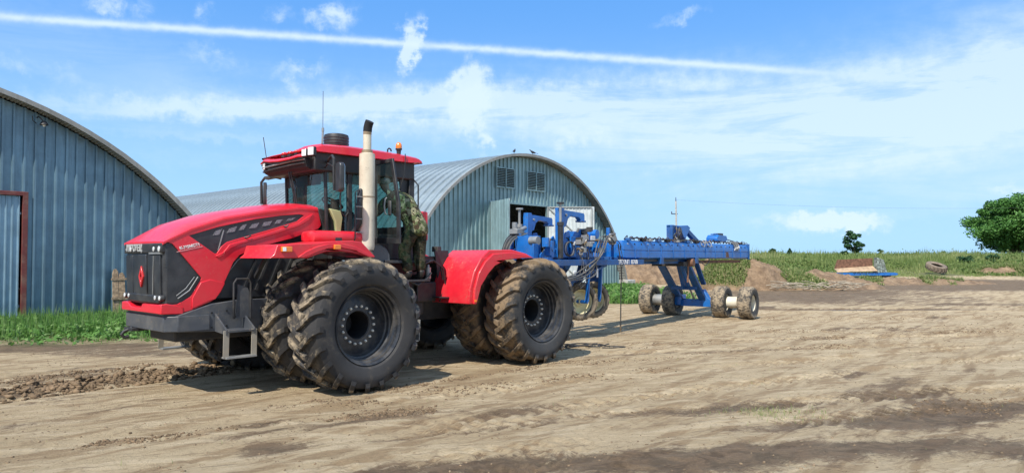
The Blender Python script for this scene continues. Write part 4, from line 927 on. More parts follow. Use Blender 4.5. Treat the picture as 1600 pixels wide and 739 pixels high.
part('valve_chest', MB().box((-2.3, .55, 1.2), (-1.85, 1.1, 1.55)), DRK, TR, bev=.02)
part('tail_panel', MB().box((-2.25, .62, 2.30), (-2.05, .93, 2.84)), REDF, TR, bev=.03)
part('rear_deck', MB().box((-2.75, -1.0, 1.94), (-2.05, 1.0, 2.02)), DRK, TR, bev=.01)
part('rear_guard', MB().plate([(-2.42, 1.35), (-2.30, 2.12), (-2.62, 2.13), (-2.72, 1.35)], xz, 1.03, 1.06), DRK, TR, bev=.006)
part('rear_guard', MB().box((-2.46, .9, 2.10), (-2.36, 1.06, 2.2)), DRK, TR, bev=.01)
# rear fenders
fp = [(-2.30, 1.18), (-2.32, 1.45), (-2.42, 1.74), (-2.60, 1.99), (-2.80, 2.13), (-3.40, 2.14), (-3.80, 2.07), (-4.0, 1.99), (-3.63, 1.99), (-3.18, 1.955), (-2.90, 1.85), (-2.72, 1.70), (-2.55, 1.50), (-2.44, 1.18)]
for s_ in (1, -1):
    a, b = sorted((s_*.98, s_*1.97)); rf = part('rear_fender', MB().plate(fp, xz, a, b), REDF, TR, bev=.015)
    band = [(-2.385, 1.18), (-2.40, 1.45), (-2.50, 1.72), (-2.66, 1.92), (-2.86, 2.06), (-3.30, 2.09), (-3.7, 2.05), (-3.98, 1.99), (-3.63, 1.985), (-3.18, 1.95), (-2.90, 1.845), (-2.72, 1.695), (-2.55, 1.495), (-2.44, 1.18)]
    part('fender_band', MB().plate(band, xz, *sorted((s_*1.965, s_*2.015))), REDF, rf, bev=.012)
    part('marker_lamp', MB().box((-2.425, s_*2.015, 1.22), (-2.385, s_*2.03, 1.26)), AMB, rf)
    part('fender_ledge', MB().box((-2.32, s_*.95, 1.27), (-2.20, s_*1.45, 1.29)), DRK, rf)
part('rear_body', MB().box((-4.6, -.9, 1.45), (-2.5, .9, 1.95)), DRK, TR, bev=.03)
part('drawbar_hitch', MB().box((-5.1, -.12, .55), (-4.2, .12, .68)).cyl((-5.0, 0, .5), (-5.0, 0, .85), .05, n=12), DRK, TR, bev=.01)
for s_ in (1, -1): part('lift_arm', MB().beam((-4.5, s_*.4, .9), (-5.3, s_*.5, .8), .07, .12), DRK, TR, bev=.01)
part('lift_cylinder', MB().cyl((-4.4, .5, 1.5), (-5.1, .48, .95), .05, n=12), DRK, TR)
# ================================================================== blue folded implement
IB = Vector((.60, .80)); IN = Vector((.80, -.60))     # backwards / left of the implement
IA = TO+HV*(-4.9)
# local axes: +x backwards, +y to its left side seen from the camera
IM_ROT = math.atan2(IB.y, IB.x)
IM = thing('folded_planter', 'blue folded planter frame on four wide wheels, coupled behind the red tractor', 'farm implement', (IA.x, IA.y, 0), IM_ROT)
# NOTE: with +x backwards and z up, the visible side is local -y; mirror through this helper
def Y(y): return -y
def ibox(name, x0, x1, y0, y1, z0, z1, m=BLUE, par=IM, bev=.008): return part(name, MB().box((x0, Y(y0), z0), (x1, Y(y1), z1)), m, par, bev=bev)
def ibeam(name, p, q, w, h, m=BLUE, par=IM, up=(0, 1, 0), bev=.006): return part(name, MB().beam((p[0], Y(p[1]), p[2]), (q[0], Y(q[1]), q[2]), w, h, up=up), m, par, bev=bev)
def icyl(name, p, q, r, m=BLUE, par=IM, n=16): return part(name, MB().cyl((p[0], Y(p[1]), p[2]), (q[0], Y(q[1]), q[2]), r, n=n), m, par)
def iplate(name, poly, y0, y1, m=BLUE, par=IM, holes=(), bev=.005): return part(name, MB().plate(poly, lambda a, b, t: (a, Y(t), b), y0, y1, holes), m, par, bev=bev)
rh_ = random.Random(11)
def bez(pts, n=16):
    P = [Vector(p) for p in pts]; out = []
    for i in range(len(P)-1):
        a, b = P[i], P[i+1]; ta = (P[i+1]-P[max(i-1, 0)])*.5; tb = (P[min(i+2, len(P)-1)]-P[i])*.5
        for k in range(n): s = k/n; out.append(a*(2*s**3-3*s*s+1)+ta*(s**3-2*s*s+s)+b*(-2*s**3+3*s*s)+tb*(s**3-s*s))
    out.append(P[-1]); return out
def ihose(pts, r=.014, m=HOSE, par=IM, n=8): return part('hose', MB().tube(bez([(p[0], Y(p[1]), p[2]) for p in pts], n), r, 6), m, par)
# drawbar and lower frame
ibox('drawbar', -.35, 2.2, .10, -.10, 1.05, 1.22, BLUE2); ibeam('drawbar', (2.1, 0, 1.14), (3.0, 0, 1.85), .2, .2, BLUE2)
lf = ibox('main_tube', 1.0, 10.2, .42, .16, 1.80, 2.02, BLUE2); ibox('main_tube', 1.0, 10.2, -.16, -.42, 1.80, 2.02, BLUE2)
for x in (1.1, 2.4, 4.2, 7.0, 9.6): ibox('cross_tube', x, x+.2, .72, -.72, 1.80, 2.0, BLUE2)
lf2 = ibox('side_tube', .75, 5.75, .80, .60, 1.80, 1.94, BLUE2); ibox('side_tube', .75, 4.3, -.60, -.80, 1.83, 2.03, BLUE2)
# lettering on the tube
tx = text_mesh('ТЕХАЛ  8700', .15, WHT, .003, 1.25, .004)
o = link('model_lettering', tx, lf2); o.matrix_local = Matrix.Translation((4.80, Y(.803), 1.87)) @ Matrix.Rotation(R(90), 4, 'X')
# the wide box wing, near side, with folded ribs
wing = MB(); 
def wing_sec(x, y0, y1, z0, z1): return [(x, Y(y1), z0), (x, Y(y1+.0), z0), (x, Y(y1), z1)]
zt = lambda x: 2.46+.004*(x-4.8)
prof = [(.10, 1.95), (.62, 1.95), (.70, 1.99), (.70, 2.16), (.685, 2.17), (.685, 2.185), (.70, 2.195), (.70, 2.30), (.655, 2.44), (.64, 2.46), (.10, 2.46)]
rings = []
for x in (4.72, 4.80, 4.95, 8, 11, 14.5, 14.62, 14.70):
    e = {4.72: .10, 4.80: .02}.get(x, .03 if x > 14.65 else 0)
    rings.append([(x, Y(a-e if a > .3 else a+e), (b-e*.4 if b > 2.2 else b+e*.4)) for a, b in prof])
wg = part('wing_beam', MB().loft(rings), BLUE, IM, bev=.006, smooth=25)
ibox('wing_cap', 14.70, 14.74, .72, .08, 1.93, 2.50, BLUE2)
rings = [[(x, -Y(a), b) for a, b in prof] for x in (4.8, 14.6)]
part('wing_beam', MB().loft(rings), BLUE, IM, bev=.006, smooth=25)
for x in (5.4, 6.2, 7.05, 7.9, 8.75, 9.6, 10.45, 11.3, 12.1, 12.95, 13.8): iplate('stiffener', [(x, 1.97), (x+.035, 1.97), (x+.035, 2.29), (x, 2.29)], .70, .712, BLUE, wg)
for i in range(24):
    x = 5.0+i*.405; part('bolt', MB().cyl((x, Y(.68), 2.36), (x, Y(.70), 2.365), .022, n=6), SOOT_SHADE if i % 3 else STEELG, wg)
iplate('rust_patch', [(12.3, 2.0), (12.62, 2.0), (12.55, 2.17), (12.32, 2.18)], .700, .704, RUST, wg)
for i, x in enumerate((5.0, 5.9, 6.3, 6.9, 7.5, 8.2, 9.0, 9.7, 10.4)): ibox('bracket', x, x+.12, .74, .58, 2.45, 2.52, (BLUE2, SOOT_SHADE, STEELG)[i % 3])
ibeam('edge_rod', (5.2, .66, 2.53), (9.9, .66, 2.54), .03, .03, DRK)
ibox('opener_rail', 9.6, 14.2, .55, .40, 1.80, 1.90, RUST); ibox('opener_rail', 5.2, 8.4, .62, .50, 1.88, 1.94, DRK)
# front masts with arms
for s_, x0, zz in ((1, 1.78, 3.16), (-1, 2.10, 3.10)):
    y = .58*s_
    iplate('mast', [(x0-.06, 2.0), (x0+.11, 2.0), (x0+.11, zz), (x0-.06, zz)], y-.07, y+.07, BLUE)
    arm = [(x0+.11, zz-.04), (x0+1.02, zz-.08), (x0+1.06, zz-.12), (x0+1.06, zz-.27), (x0+.90, zz-.27), (x0+.80, zz-.19), (x0+.42, zz-.17), (x0+.30, zz-.25), (x0+.22, zz-.42), (x0+.11, zz-.46)]
    am = iplate('mast_arm', arm, y-.06, y+.06, BLUE); ibox('arm_pad', x0+.86, x0+1.08, y+.09, y-.09, zz-.30, zz-.26, BLUE2)
    icyl('arm_pin', (x0+.20, y-.09, zz-.16), (x0+.20, y+.09, zz-.16), .03, STEELG)
    xr = x0-.13 if s_ > 0 else x0-.15
    icyl('cylinder_barrel', (xr, y+.12*s_, 1.98), (xr, y+.12*s_, 2.78), .065, BLK if s_ > 0 else STEELG); icyl('cylinder_rod', (xr, y+.12*s_, 2.78), (xr, y+.12*s_, zz+.09), .032, STEELG)
    icyl('cylinder_head', (xr, y+.12*s_, zz+.08), (xr, y+.12*s_, zz+.12), .09, BLK if s_ > 0 else STEELG)
    icyl('cylinder_collar', (xr, y+.12*s_, 2.74), (xr, y+.12*s_, 2.82), .08, BLK if s_ > 0 else STEELG)
    # gussets
    iplate('gusset', [(x0-.75, 2.0), (x0-.10, 2.0), (x0-.10, 2.36), (x0-.20, 2.50), (x0-.30, 2.44), (x0-.40, 2.22), (x0-.60, 2.16), (x0-.75, 2.06)], y-.05, y-.02, BLUE)
    iplate('gusset', [(x0+.12, 2.0), (x0+.62, 2.0), (x0+.58, 2.35), (x0+.44, 2.62), (x0+.30, 2.60), (x0+.20, 2.32), (x0+.12, 2.26)], y-.04, y, BLUE)
    iplate('gusset', [(x0-.52, 2.0), (x0-.42, 2.0), (x0-.42, 2.38), (x0-.52, 2.38)], y+.10*s_, y+.13*s_, BLUE)
# hitch side clutter at far left: couplers, pump and hose bundle
ibox('pump_body', 1.42, 1.72, -.38, -.62, 2.56, 2.68, STEELG); icyl('pump_motor', (1.48, -.5, 2.66), (1.48, -.5, 2.84), .065, STEELG); icyl('pump_motor', (1.62, -.42, 2.66), (1.80, -.42, 2.72), .05, STEELG)
ibox('hose_post', 1.5, 1.60, -.35, -.50, 1.8, 2.56, BLUE); ibox('hose_post', 1.62, 1.72, -.20, -.35, 1.8, 2.4, BLK)
ibox('front_plate', .85, 1.05, .50, .46, 1.95, 2.30, BLUE); ibox('front_plate', 1.3, 1.42, .3, -.3, 2.0, 2.5, BLUE)
for i in range(8):
    yy = -.62+.05*i; ihose([(1.55+.02*i, yy, 2.58), (1.30-.02*i, yy-.02, 2.40), (1.12-.03*i, yy, 2.05), (1.1, yy*.8, 1.7), (-.8, yy*.5, 1.35)], .013, (HOSE, HOSEG)[i % 3 == 1])
icyl('pressure_ball', (1.15, .2, 2.38), (1.15, .42, 2.38), .10, STEELG)
icyl('spool', (1.5, .50, 2.32), (1.5, .56, 2.32), .12, VALVE)
# valve block, brown and busy
for i in range(26):
    x = 2.38+rh_.random()*.42; z = 2.02+rh_.random()*.62; y = .66+rh_.random()*.14; q = .03+rh_.random()*.05
    if i % 2: ibox('valve_section', x, x+q*1.5, y+q, y-q, z, z+q*1.6, (VALVE, STEELG, VALVE, DRK)[i % 4], bev=.004)
    else: icyl('fitting', (x, y, z), (x+rh_.uniform(-.05, .12), y+.05, z+rh_.uniform(-.02, .10)), q*.45, (VALVE, STEELG)[i % 3 == 0], n=10)
# round plates and hinge castings behind the valve block
circ = lambda cx, cz, r, a0=0, a1=360, n=18: [(cx+r*math.cos(R(a0+(a1-a0)*i/n)), cz+r*math.sin(R(a0+(a1-a0)*i/n))) for i in range(n+1)][: n+(0 if a1-a0 == 360 else 1)]
iplate('hinge_plate', [(2.30, 2.0), (3.42, 2.0), (3.42, 2.28), (3.30, 2.50), (3.05, 2.66), (2.80, 2.68), (2.58, 2.62), (2.42, 2.42)], .50, .54, BLUE, holes=[circ(2.92, 2.45, .06)])
iplate('hinge_plate', [(2.2, 2.0), (2.42, 2.0), (2.42, 2.5), (2.2, 2.5)], .60, .64, BLUE)
iplate('hinge_plate', [(3.35, 2.02), (4.05, 2.02), (4.05, 2.45), (3.92, 2.62), (3.55, 2.70), (3.35, 2.62)], -.3, -.26, BLUE)
icyl('hinge_pin', (2.92, .40, 2.62), (2.92, .62, 2.62), .09, BLK)
ibox('upper_link', 3.2, 4.25, .10, -.06, 2.50, 2.66, BLUE); ibox('upper_link', 4.3, 4.38, .5, .42, 2.4, 2.78, BLUE)
icyl('link_roller', (3.7, .25, 2.60), (3.7, .50, 2.60), .11, BLUE); ibox('label_plate', 3.28, 3.50, .56, .545, 2.36, 2.54, WHT)
ibeam('link_arm', (3.0, .30, 2.55), (4.2, .32, 2.40), .10, .12)
icyl('hose_reel', (4.18, .62, 2.47), (4.18, .72, 2.47), .15, mat('reel_grey', (.50, .49, .44), .6, dust=.5)); icyl('hose_reel', (4.18, .55, 2.47), (4.18, .62, 2.47), .06, DRK)
ibeam('stay_bar', (2.5, .74, 2.42), (4.2, .74, 2.38), .03, .035, DRK); ibox('steel_part', 3.4, 3.75, .70, .55, 2.12, 2.24, STEELG); ibox('steel_part', 3.5, 3.62, .66, .5, 2.24, 2.46, VALVE)
# sagging hoses from valve block to tractor and to the wing
for i, (dx, dz, r) in enumerate(((0, 0, .022), (.1, -.06, .018), (.22, .05, .016), (.35, -.12, .014), (.02, .12, .014))):
    ihose([(4.25-dx, .72, 2.62-i*.06), (3.75-dx, .80, 2.52), (3.35-dx, .84, 2.1), (2.6+dx, .88, 1.70+dz), (1.9, .86, 1.52+dz*.5), (1.2, .80, 1.50), (-.6, .5, 1.55)], r, (HOSEG, HOSEG, HOSE)[i % 3])
for i in range(6): ihose([(2.35+i*.1, .75, 2.1), (2.45+i*.06, .8, 1.9-.03*i), (2.35+i*.14, .8, 1.62), (2.2+i*.05, .75, 1.45-.04*i)], .011, (HOSE, HOSEG)[i % 2])
for k in range(3):
    ihose([(2.0+.19*math.cos(t)+.02*k, .70+.02*k, 2.20+.17*math.sin(t)) for t in [2*PI*j/8 for j in range(9)]], .011, (HOSE, HOSEG)[k % 2], n=4)
ihose([(4.35, .75, 2.35), (4.42, .80, 1.7), (4.40, .80, 1.2), (4.42, .78, .62), (4.41, .78, .20)], .018, HOSE)
ihose([(4.45, .75, 2.30), (4.52, .80, 1.9), (4.42, .80, 1.6), (4.58, .78, 1.3)], .010, HOSE)
part('coupler', MB().cyl((4.41, Y(.78), .20), (4.41, Y(.78), .06), .022, n=10), VALVE, IM)
for i in range(20):
    x = .95+rh_.random()*3.2; z = 2.03+rh_.random()*.28; y = .50+rh_.random()*.28; q = .03+rh_.random()*.05
    if i % 3 == 0: ibox('lug_plate', x, x+q, y+q, y-q, z-.05, z+q*2, (BLUE, STEELG, BLUE2)[i % 3], bev=.004)
    elif i % 3 == 1: icyl('fitting', (x, y, z), (x+q, y, z+q*1.4), q*.4, (STEELG, DRK)[i % 2], n=10)
    else: ihose([(x, y, z), (x+.12, y+.06, z+.16), (x+.3, y+.08, z+.04), (x+.42, y, z-.08)], .012, (HOSE, HOSEG)[i % 2])
for x in (2.62, 2.78, 3.12, 3.28, 3.9): part('bolt', MB().cyl((x, Y(.54), 2.16), (x, Y(.56), 2.16), .025, n=6), STEELG, IM)
ibeam('frame_strut', (1.3, .7, 1.85), (2.2, .62, 1.35), .08, .16, BLUE2); ibeam('frame_strut', (2.2, .62, 1.40), (3.9, .62, 1.80), .06, .10, BLUE2)
# gauge wheels on forks, raised off the ground
def small_wheel(name, x, y, z, Rr, w, rin, ty, rimm, tread=24, deep=.3):
    """thing part: rim with tyre as sub-part, axis y"""
    hw = w/2; mb = MB(); c = Rr-.009
    p = [(rin, -hw*.72), (rin+.02, -hw*.9), ((rin+c)/2, -hw), (c-.05, -hw*.97), (c-.012, -hw*.80), (c, -hw*.55), (c+.004, 0)]; p = p+[(r, -a) for r, a in p[-2::-1]]
    mb.lathe(p, n=44)
    for i in range(tread):
        for s_ in (-1, 1):
            t0 = 2*PI*(i+(.5 if s_ > 0 else 0))/tread; rings = []
            for k in range(4):
                f = k/3; a = s_*(.02+f*hw*.80); th = t0+.10*f
                rings.append([((r)*math.cos(th+d), a, (r)*math.sin(th+d)) for d, r in ((-.055, c-.01), (-.045, Rr-.02*(f > .9)), (.045, Rr-.02*(f > .9)), (.055, c-.01))])
            mb.loft(rings)
    tm = mb.mesh('tyre', ty, 35)
    rb = MB().lathe([(rin+.012, hw*.74), (rin, hw*.60), (rin-.02, hw*.5), (rin-.03, -.02), (rin-.05, -.05), (rin*.45, -.04), (rin*.40, .0), (0, .01)], n=36)
    rb.lathe([(rin+.012, -hw*.74), (rin, -hw*.60), (rin-.03, -.06)], n=36)
    rm = rb.mesh('rim', rimm, 35); return tm, rm
gt, grm = small_wheel('gauge', 0, 0, 0, .47, .28, .30, TYRE_G, CREAM, 24)
for x, y, ph in ((2.78, .52, 0), (3.62, .38, .7)):
    w = link('gauge_wheel', grm, IM, (x, Y(y), .915), (0, ph, PI+R(-30))); t_ = link('tyre', gt, w)
    link('hub', MB().cyl((0, 0, 0), (0, .10, 0), .06, n=12).mesh('hub', CREAM, 30), w)
    ibeam('wheel_fork', (x+.05, y+.24, 1.85), (x-.04, y+.24, .92), .05, .09, BLUE); ibeam('wheel_fork', (x+.55, y-.24, 1.85), (x+.16, y-.24, .95), .08, .20, BLUE2)
    icyl('fork_pin', (x-.04, y+.26, .915), (x-.04, y-.1, .915), .045, BLUE)
ibeam('frame_leg', (4.05, .3, 1.85), (3.95, .3, 1.25), .1, .2, BLUE2); ibox('white_reflector', 2.05, 2.15, .82, .80, 1.50, 1.68, WHT); ibox('white_reflector', 3.05, 3.12, .86, .84, 1.50, 1.72, WHT)
# rear chassis: four wide wheels
it, irm = small_wheel('transport', 0, 0, 0, .53, .44, .26, TYRE_I, CREAM2, 34)
AX = 10.95
for y, ph in ((1.92, .2), (1.05, .9), (-.70, 1.7), (-1.57, 2.5)):
    w = link('transport_wheel', irm, IM, (AX, Y(y), .515), (0, ph, PI if y > 0 else 0)); link('tyre', it, w)
for a, b, mm in ((1.26, 1.72, CREAM2), (-1.38, -.90, STEELG)): part('wheel_spacer', MB().cyl((AX, Y(a), .515), (AX, Y(b), .515), .19, n=24), mm, IM)
icyl('axle_tube', (AX, .92, .515), (AX, -.6, .515), .07, BLUE2)
ibox('axle_beam', AX-.12, AX+.12, .85, -.55, .34, .56, BLUE)
part('axle_bracket', MB().plate([(.40, .34), (.86, .34), (.86, .50), (.62, .64), (.46, .92), (.40, .92)], lambda a, b, t: (t, Y(a), b), AX-.14, AX+.10), BLUE, IM, bev=.01)
ibox('hub_block', AX-.25, AX+.2, -.30, -.55, .38, .72, BLUE)
for y, xt in ((.42, 9.45), (-.42, 9.30)):
    ibeam('chassis_leg', (xt, y, 1.86), (AX-.05, y, .55), .10, .24, BLUE2)
ibeam('chassis_leg', (10.15, .50, 1.80), (10.75, .50, 1.1), .06, .16, BLUE2)
iplate('chassis_web', [(9.62, 1.78), (10.30, 1.78), (10.55, .95), (10.05, .95)], .02, .06, BLUE2); icyl('lift_ram', (9.7, .16, 1.75), (10.4, .16, .95), .055, BLUE); icyl('lift_ram_rod', (10.4, .16, .95), (10.75, .16, .6), .03, STEELG)
ibeam('chassis_tie', (10.3, .45, .98), (10.3, -.45, .98), .12, .08, BLUE2)
icyl('pivot', (9.35, .55, 1.83), (9.35, .75, 1.83), .12, RUST); ibox('pivot_block', 8.9, 9.7, .6, -.5, 1.72, 1.86, DRK); ibeam('chain', (9.25, .6, 1.75), (9.2, .6, 1.2), .05, .05, RUST)
# folding gear on top of the wing
hp = iplate('fold_bracket', [(8.75, 2.98), (9.35, 3.02), (9.55, 2.95), (9.42, 2.82), (9.20, 2.60), (9.0, 2.64), (8.85, 2.80)], .30, .55, BLUE)
iplate('fold_bracket', [(8.30, 2.46), (8.44, 2.46), (8.44, 3.0), (8.30, 3.0)], .30, .50, BLUE2); ibox('fold_bracket', 8.3, 9.3, .42, .30, 2.92, 3.0, BLUE2)
ibeam('fold_arm', (9.42, .40, 2.92), (10.45, .40, 2.50), .14, .14, BLUE2); ibeam('fold_arm', (9.8, .30, 2.84), (10.0, .30, 2.95), .08, .05, STEELG)
ibox('fold_post', 9.25, 9.42, .45, .25, 2.46, 2.82, BLUE2); ibox('fold_bar', 10.3, 11.6, .46, .34, 2.47, 2.56, BLUE)
for i in range(14):
    x = 8.36+rh_.random()*.45; ihose([(x, .56, 2.96-rh_.random()*.1), (x+rh_.uniform(-.1, .1), .60, 2.78), (x+rh_.uniform(-.2, .2), .58, 2.62), (x+rh_.uniform(-.2, .5), .52, 2.50)], .011, (HOSE, HOSEG, HOSE, VALVE)[i % 4])
for i in range(34):
    x = 4.95+i*.285; ihose([(x, .60, 2.49), (x+.15, .62, 2.50+rh_.random()*.10), (x+.35, .60+rh_.uniform(-.1, .05), 2.50), (x+.55, .55, 2.53+rh_.random()*.05), (x+.8, .5, 2.48)], .013, (HOSE, HOSEG, HOSE, RUST)[i % 4])
for x in (10.2, 10.75): ihose([(x, .64, 2.50), (x-.12, .72, 2.40), (x+.05, .73, 2.34), (x+.2, .70, 2.44), (x+.24, .6, 2.54)], .014, STEELG)
tk = part('control_box', MB().plate([(11.75, 2.56), (12.55, 2.54), (12.78, 2.62), (12.66, 2.76), (11.9, 2.78), (11.75, 2.68)], lambda a, b, t: (a, Y(t), b), .20, .60), BLUE, IM, bev=.02)
ibox('control_box_cap', 12.3, 12.6, .5, .25, 2.77, 2.85, BLK, tk); ibox('control_box_cap', 11.9, 12.1, .5, .3, 2.79, 2.82, BLUE, tk)
for i in range(5): ihose([(12.9+i*.1, .55, 2.55), (13.05+i*.12, .66, 2.52), (13.15+i*.1, .73, 2.36), (13.1+i*.08, .725, 2.24)], .020, (STEELG, HOSEG)[i % 2])
ihose([(12.8, .5, 2.64), (13.4, .5, 2.60), (14.0, .55, 2.52), (14.4, .6, 2.47)], .018, HOSE)
ihose([(14.55, .55, 2.44), (14.85, .55, 2.42), (15.02, .55, 2.24), (14.86, .55, 2.10), (14.72, .55, 2.10)], .022, STEELG)
ibox('end_plate', 13.9, 14.7, .5, .2, 2.46, 2.50, DRK)
ihose([(9.9, .66, 1.92), (10.2, .68, 1.80), (10.5, .68, 1.74), (10.8, .66, 1.84), (10.9, .64, 1.95)], .016, HOSE)
# ================================================================== person climbing into the cab
def camo(name='camouflage_cloth', k=1.0):
    m = bpy.data.materials.new(name); m.use_nodes = True; t = NT(m.node_tree); b = m.node_tree.nodes['Principled BSDF']
    oc = t.node('ShaderNodeTexCoord').outputs['Object']
    a = t.noise(oc, 8, 3, .5, .8); c = t.noise(t.mapping(oc, loc=(3, 1, 5)), 11, 3, .5, .8); d = t.noise(t.mapping(oc, loc=(7, 4, 1)), 15, 3, .5, .8)
    col = t.mix(t.ramp(a, .50, .53), tuple(k*v for v in (.095, .115, .05)), tuple(k*v for v in (.24, .23, .14))); col = t.mix(t.ramp(c, .54, .57), col, (.055, .038, .022)); col = t.mix(t.ramp(d, .60, .62), col, (.014, .015, .012))
    t.put(b.inputs['Base Color'], col); b.inputs['Roughness'].default_value = .9; b.inputs['Specular IOR Level'].default_value = .2
    bp = t.node('ShaderNodeBump'); bp.inputs['Distance'].default_value = .03; bp.inputs['Strength'].default_value = .8
    t.put(bp.inputs['Height'], t.noise(t.mapping(oc, scale=(1, 1, 1.8)), 9, 4, .55, 1.2)); t.l.new(bp.outputs[0], b.inputs['Normal']); return m
CAMO = camo(); CAMOD = camo('dark_camouflage_cloth', .2); SKIN = mat('skin', (.50, .29, .20), .55, var=.06); BOOT = mat('boot_leather', (.02, .018, .016), .6)
def skin_mesh(name, chains, m, parent, sub=2, root=None):
    """chains: list of [(xyz, r), ...]; equal points are merged; grown by a Skin modifier"""
    vs = []; rs = []; es = []; idx = {}
    def vid(p, r):
        k = tuple(round(c, 4) for c in p)
        if k not in idx: idx[k] = len(vs); vs.append(k); rs.append(r if isinstance(r, tuple) else (r, r))
        return idx[k]
    for ch in chains:
        ids = [vid(p, r) for p, r in ch]
        es += [(a, b) for a, b in zip(ids[:-1], ids[1:])]
    me = bpy.data.meshes.new(name); me.from_pydata(vs, es, []); me.materials.append(m)
    o = link(name, me, parent); sk = o.modifiers.new('skin', 'SKIN'); sk.use_smooth_shade = True
    lay = me.skin_vertices[0] if me.skin_vertices else None
    if lay is None:
        bm = bmesh.new(); bm.from_mesh(me); bm.verts.layers.skin.verify(); bm.to_mesh(me); bm.free(); lay = me.skin_vertices[0]
    for i, r in enumerate(rs): lay.data[i].radius = r; lay.data[i].use_root = False
    lay.data[0 if root is None else vid(*root)].use_root = True
    s_ = o.modifiers.new('subsurf', 'SUBSURF'); s_.levels = sub; s_.render_levels = sub; return o
PB = (-1.52, 1.24, 1.62)
PE = thing('person', 'person in camouflage jacket and trousers leaning into the open cab door of the tractor', 'person', TW(*PB), T_ROT)
def pp(x, y, z): return (x-PB[0], y-PB[1], z-PB[2])
pel = pp(-1.66, 1.30, 2.52)
spine = [(pel, .155), (pp(-1.64, 1.26, 2.66), .145), (pp(-1.56, 1.15, 2.84), .16), (pp(-1.49, 1.02, 2.99), .165), (pp(-1.44, .92, 3.08), .12), (pp(-1.41, .86, 3.13), .058), (pp(-1.39, .81, 3.18), .055)]
head = [(pp(-1.39, .81, 3.18), .055), (pp(-1.38, .77, 3.24), .085), (pp(-1.37, .74, 3.31), .098), (pp(-1.37, .75, 3.37), .07)]
def limb(*a): return [(pp(*p), r) for p, r in a]
ch_ = (pp(-1.49, 1.02, 2.99), .165)
armL = [ch_]+limb(((-1.28, .94, 2.98), .075), ((-1.20, .80, 2.78), .058), ((-1.16, .56, 2.72), .045), ((-1.15, .48, 2.72), .032))
armR = [ch_]+limb(((-1.70, .98, 3.0), .078), ((-1.80, .84, 2.76), .060), ((-1.86, .62, 2.86), .045), ((-1.87, .55, 2.89), .032))
legL = [(pel, .155)]+limb(((-1.55, 1.30, 2.44), .115), ((-1.44, 1.22, 2.10), .085), ((-1.46, 1.36, 1.72), .055), ((-1.46, 1.34, 1.67), .05), ((-1.46, 1.20, 1.655), .045), ((-1.46, 1.10, 1.645), .035))
legR = [(pel, .155)]+limb(((-1.74, 1.31, 2.44), .115), ((-1.72, 1.30, 2.08), .085), ((-1.70, 1.40, 1.74), .055), ((-1.70, 1.38, 1.67), .05), ((-1.70, 1.26, 1.655), .045), ((-1.70, 1.16, 1.645), .035))
def hand(w, d, up, side):
    """palm chain and five fingers from wrist w, direction d, curl towards up"""
    w, d, up, side = Vector(w), Vector(d).normalized(), Vector(up).normalized(), Vector(side).normalized()
    palm = w+d*.075; out = [[(tuple(w), .030), (tuple(palm), (.036, .022))]]
    for i, (o, l) in enumerate(((.030, .070), (.010, .080), (-.010, .074), (-.030, .058))):
        a = palm+side*o+d*.012; b = a+d*l*.5; c = b+(d*.45+up*.8).normalized()*l*.45; e = c+(up*.8-d*.5).normalized()*l*.3
        out.append([(tuple(palm), (.036, .022)), (tuple(a), .011), (tuple(b), .0095), (tuple(c), .009), (tuple(e), .0075)])
    a = w+d*.03+side*.034; b = a+(side*.6+d*.7).normalized()*.04; c = b+(d*.7+up*.6).normalized()*.032
    out.append([(tuple(w), .030), (tuple(a), .014), (tuple(b), .011), (tuple(c), .009)]); return out
sc_ = lambda ch, k: [(p, r*k) for p, r in ch]
bodych = [spine, head, armL, armR, legL, legR]+hand(armL[-1][0], (0.05, -1, 0), (0, .2, -1), (1, 0, 0))+hand(armR[-1][0], (-.05, -1, .2), (0, .3, -1), (-1, 0, 0))
body = skin_mesh('body', [[(p, (r if isinstance(r, tuple) else r*(.80 if r > .10 else .9 if r > .07 else 1))) for p, r in c] for c in bodych], SKIN, PE)
jk = skin_mesh('jacket', [[(pp(-1.66, 1.33, 2.34), .20), (pp(-1.67, 1.33, 2.48), .215)]+[(p, r*1.30) for p, r in spine[1:5]]+[(pp(-1.418, .875, 3.118), .075)], [(ch_[0], .165*1.30)]+sc_(armL[1:4], 1.4), [(ch_[0], .165*1.30)]+sc_(armR[1:4], 1.4)], CAMO, PE)
tr2 = skin_mesh('trousers', [[(pp(-1.66, 1.30, 2.60), .175), (pel, .185)], [(pel, .185)]+sc_(legL[1:3], 1.38)+[(legL[3][0], .095)], [(pel, .185)]+sc_(legR[1:3], 1.38)+[(legR[3][0], .095)]], CAMOD, PE, root=(pel, .185))
for lg in (legL, legR): skin_mesh('boot', [[(tuple(Vector(lg[3][0])+Vector((0, 0, .05))), .058)]+sc_(lg[3:], 1.15)], BOOT, PE)
hc = Vector(pp(-1.37, .745, 3.31)); hr = Matrix.Rotation(R(20), 3, 'X')
part('cap', MB().ell(hc+Vector((0, .01, .035)), (.108, .118, .085), 16, 8).add([tuple(hc+Vector((a, b, c))) for a, b, c in ((-.08, -.09, .03), (.08, -.09, .03), (.06, -.18, .01), (-.06, -.18, .01), (-.08, -.09, .04), (.08, -.09, .04), (.06, -.18, .02), (-.06, -.18, .02))], [(0, 1, 2, 3), (7, 6, 5, 4), (0, 4, 5, 1), (1, 5, 6, 2), (2, 6, 7, 3), (3, 7, 4, 0)]), mat('cap_grey', (.34, .34, .30), .9, bump=.3), PE)
fc = MB()
part('face', MB().ell(hc+Vector((0, -.098, -.01)), (.014, .022, .020), 8, 6).ell(hc+Vector((-.034, -.088, .012)), (.012, .008, .008), 8, 6).ell(hc+Vector((.034, -.088, .012)), (.012, .008, .008), 8, 6).ell(hc+Vector((0, -.088, -.045)), (.026, .008, .007), 8, 6), SKIN, PE)
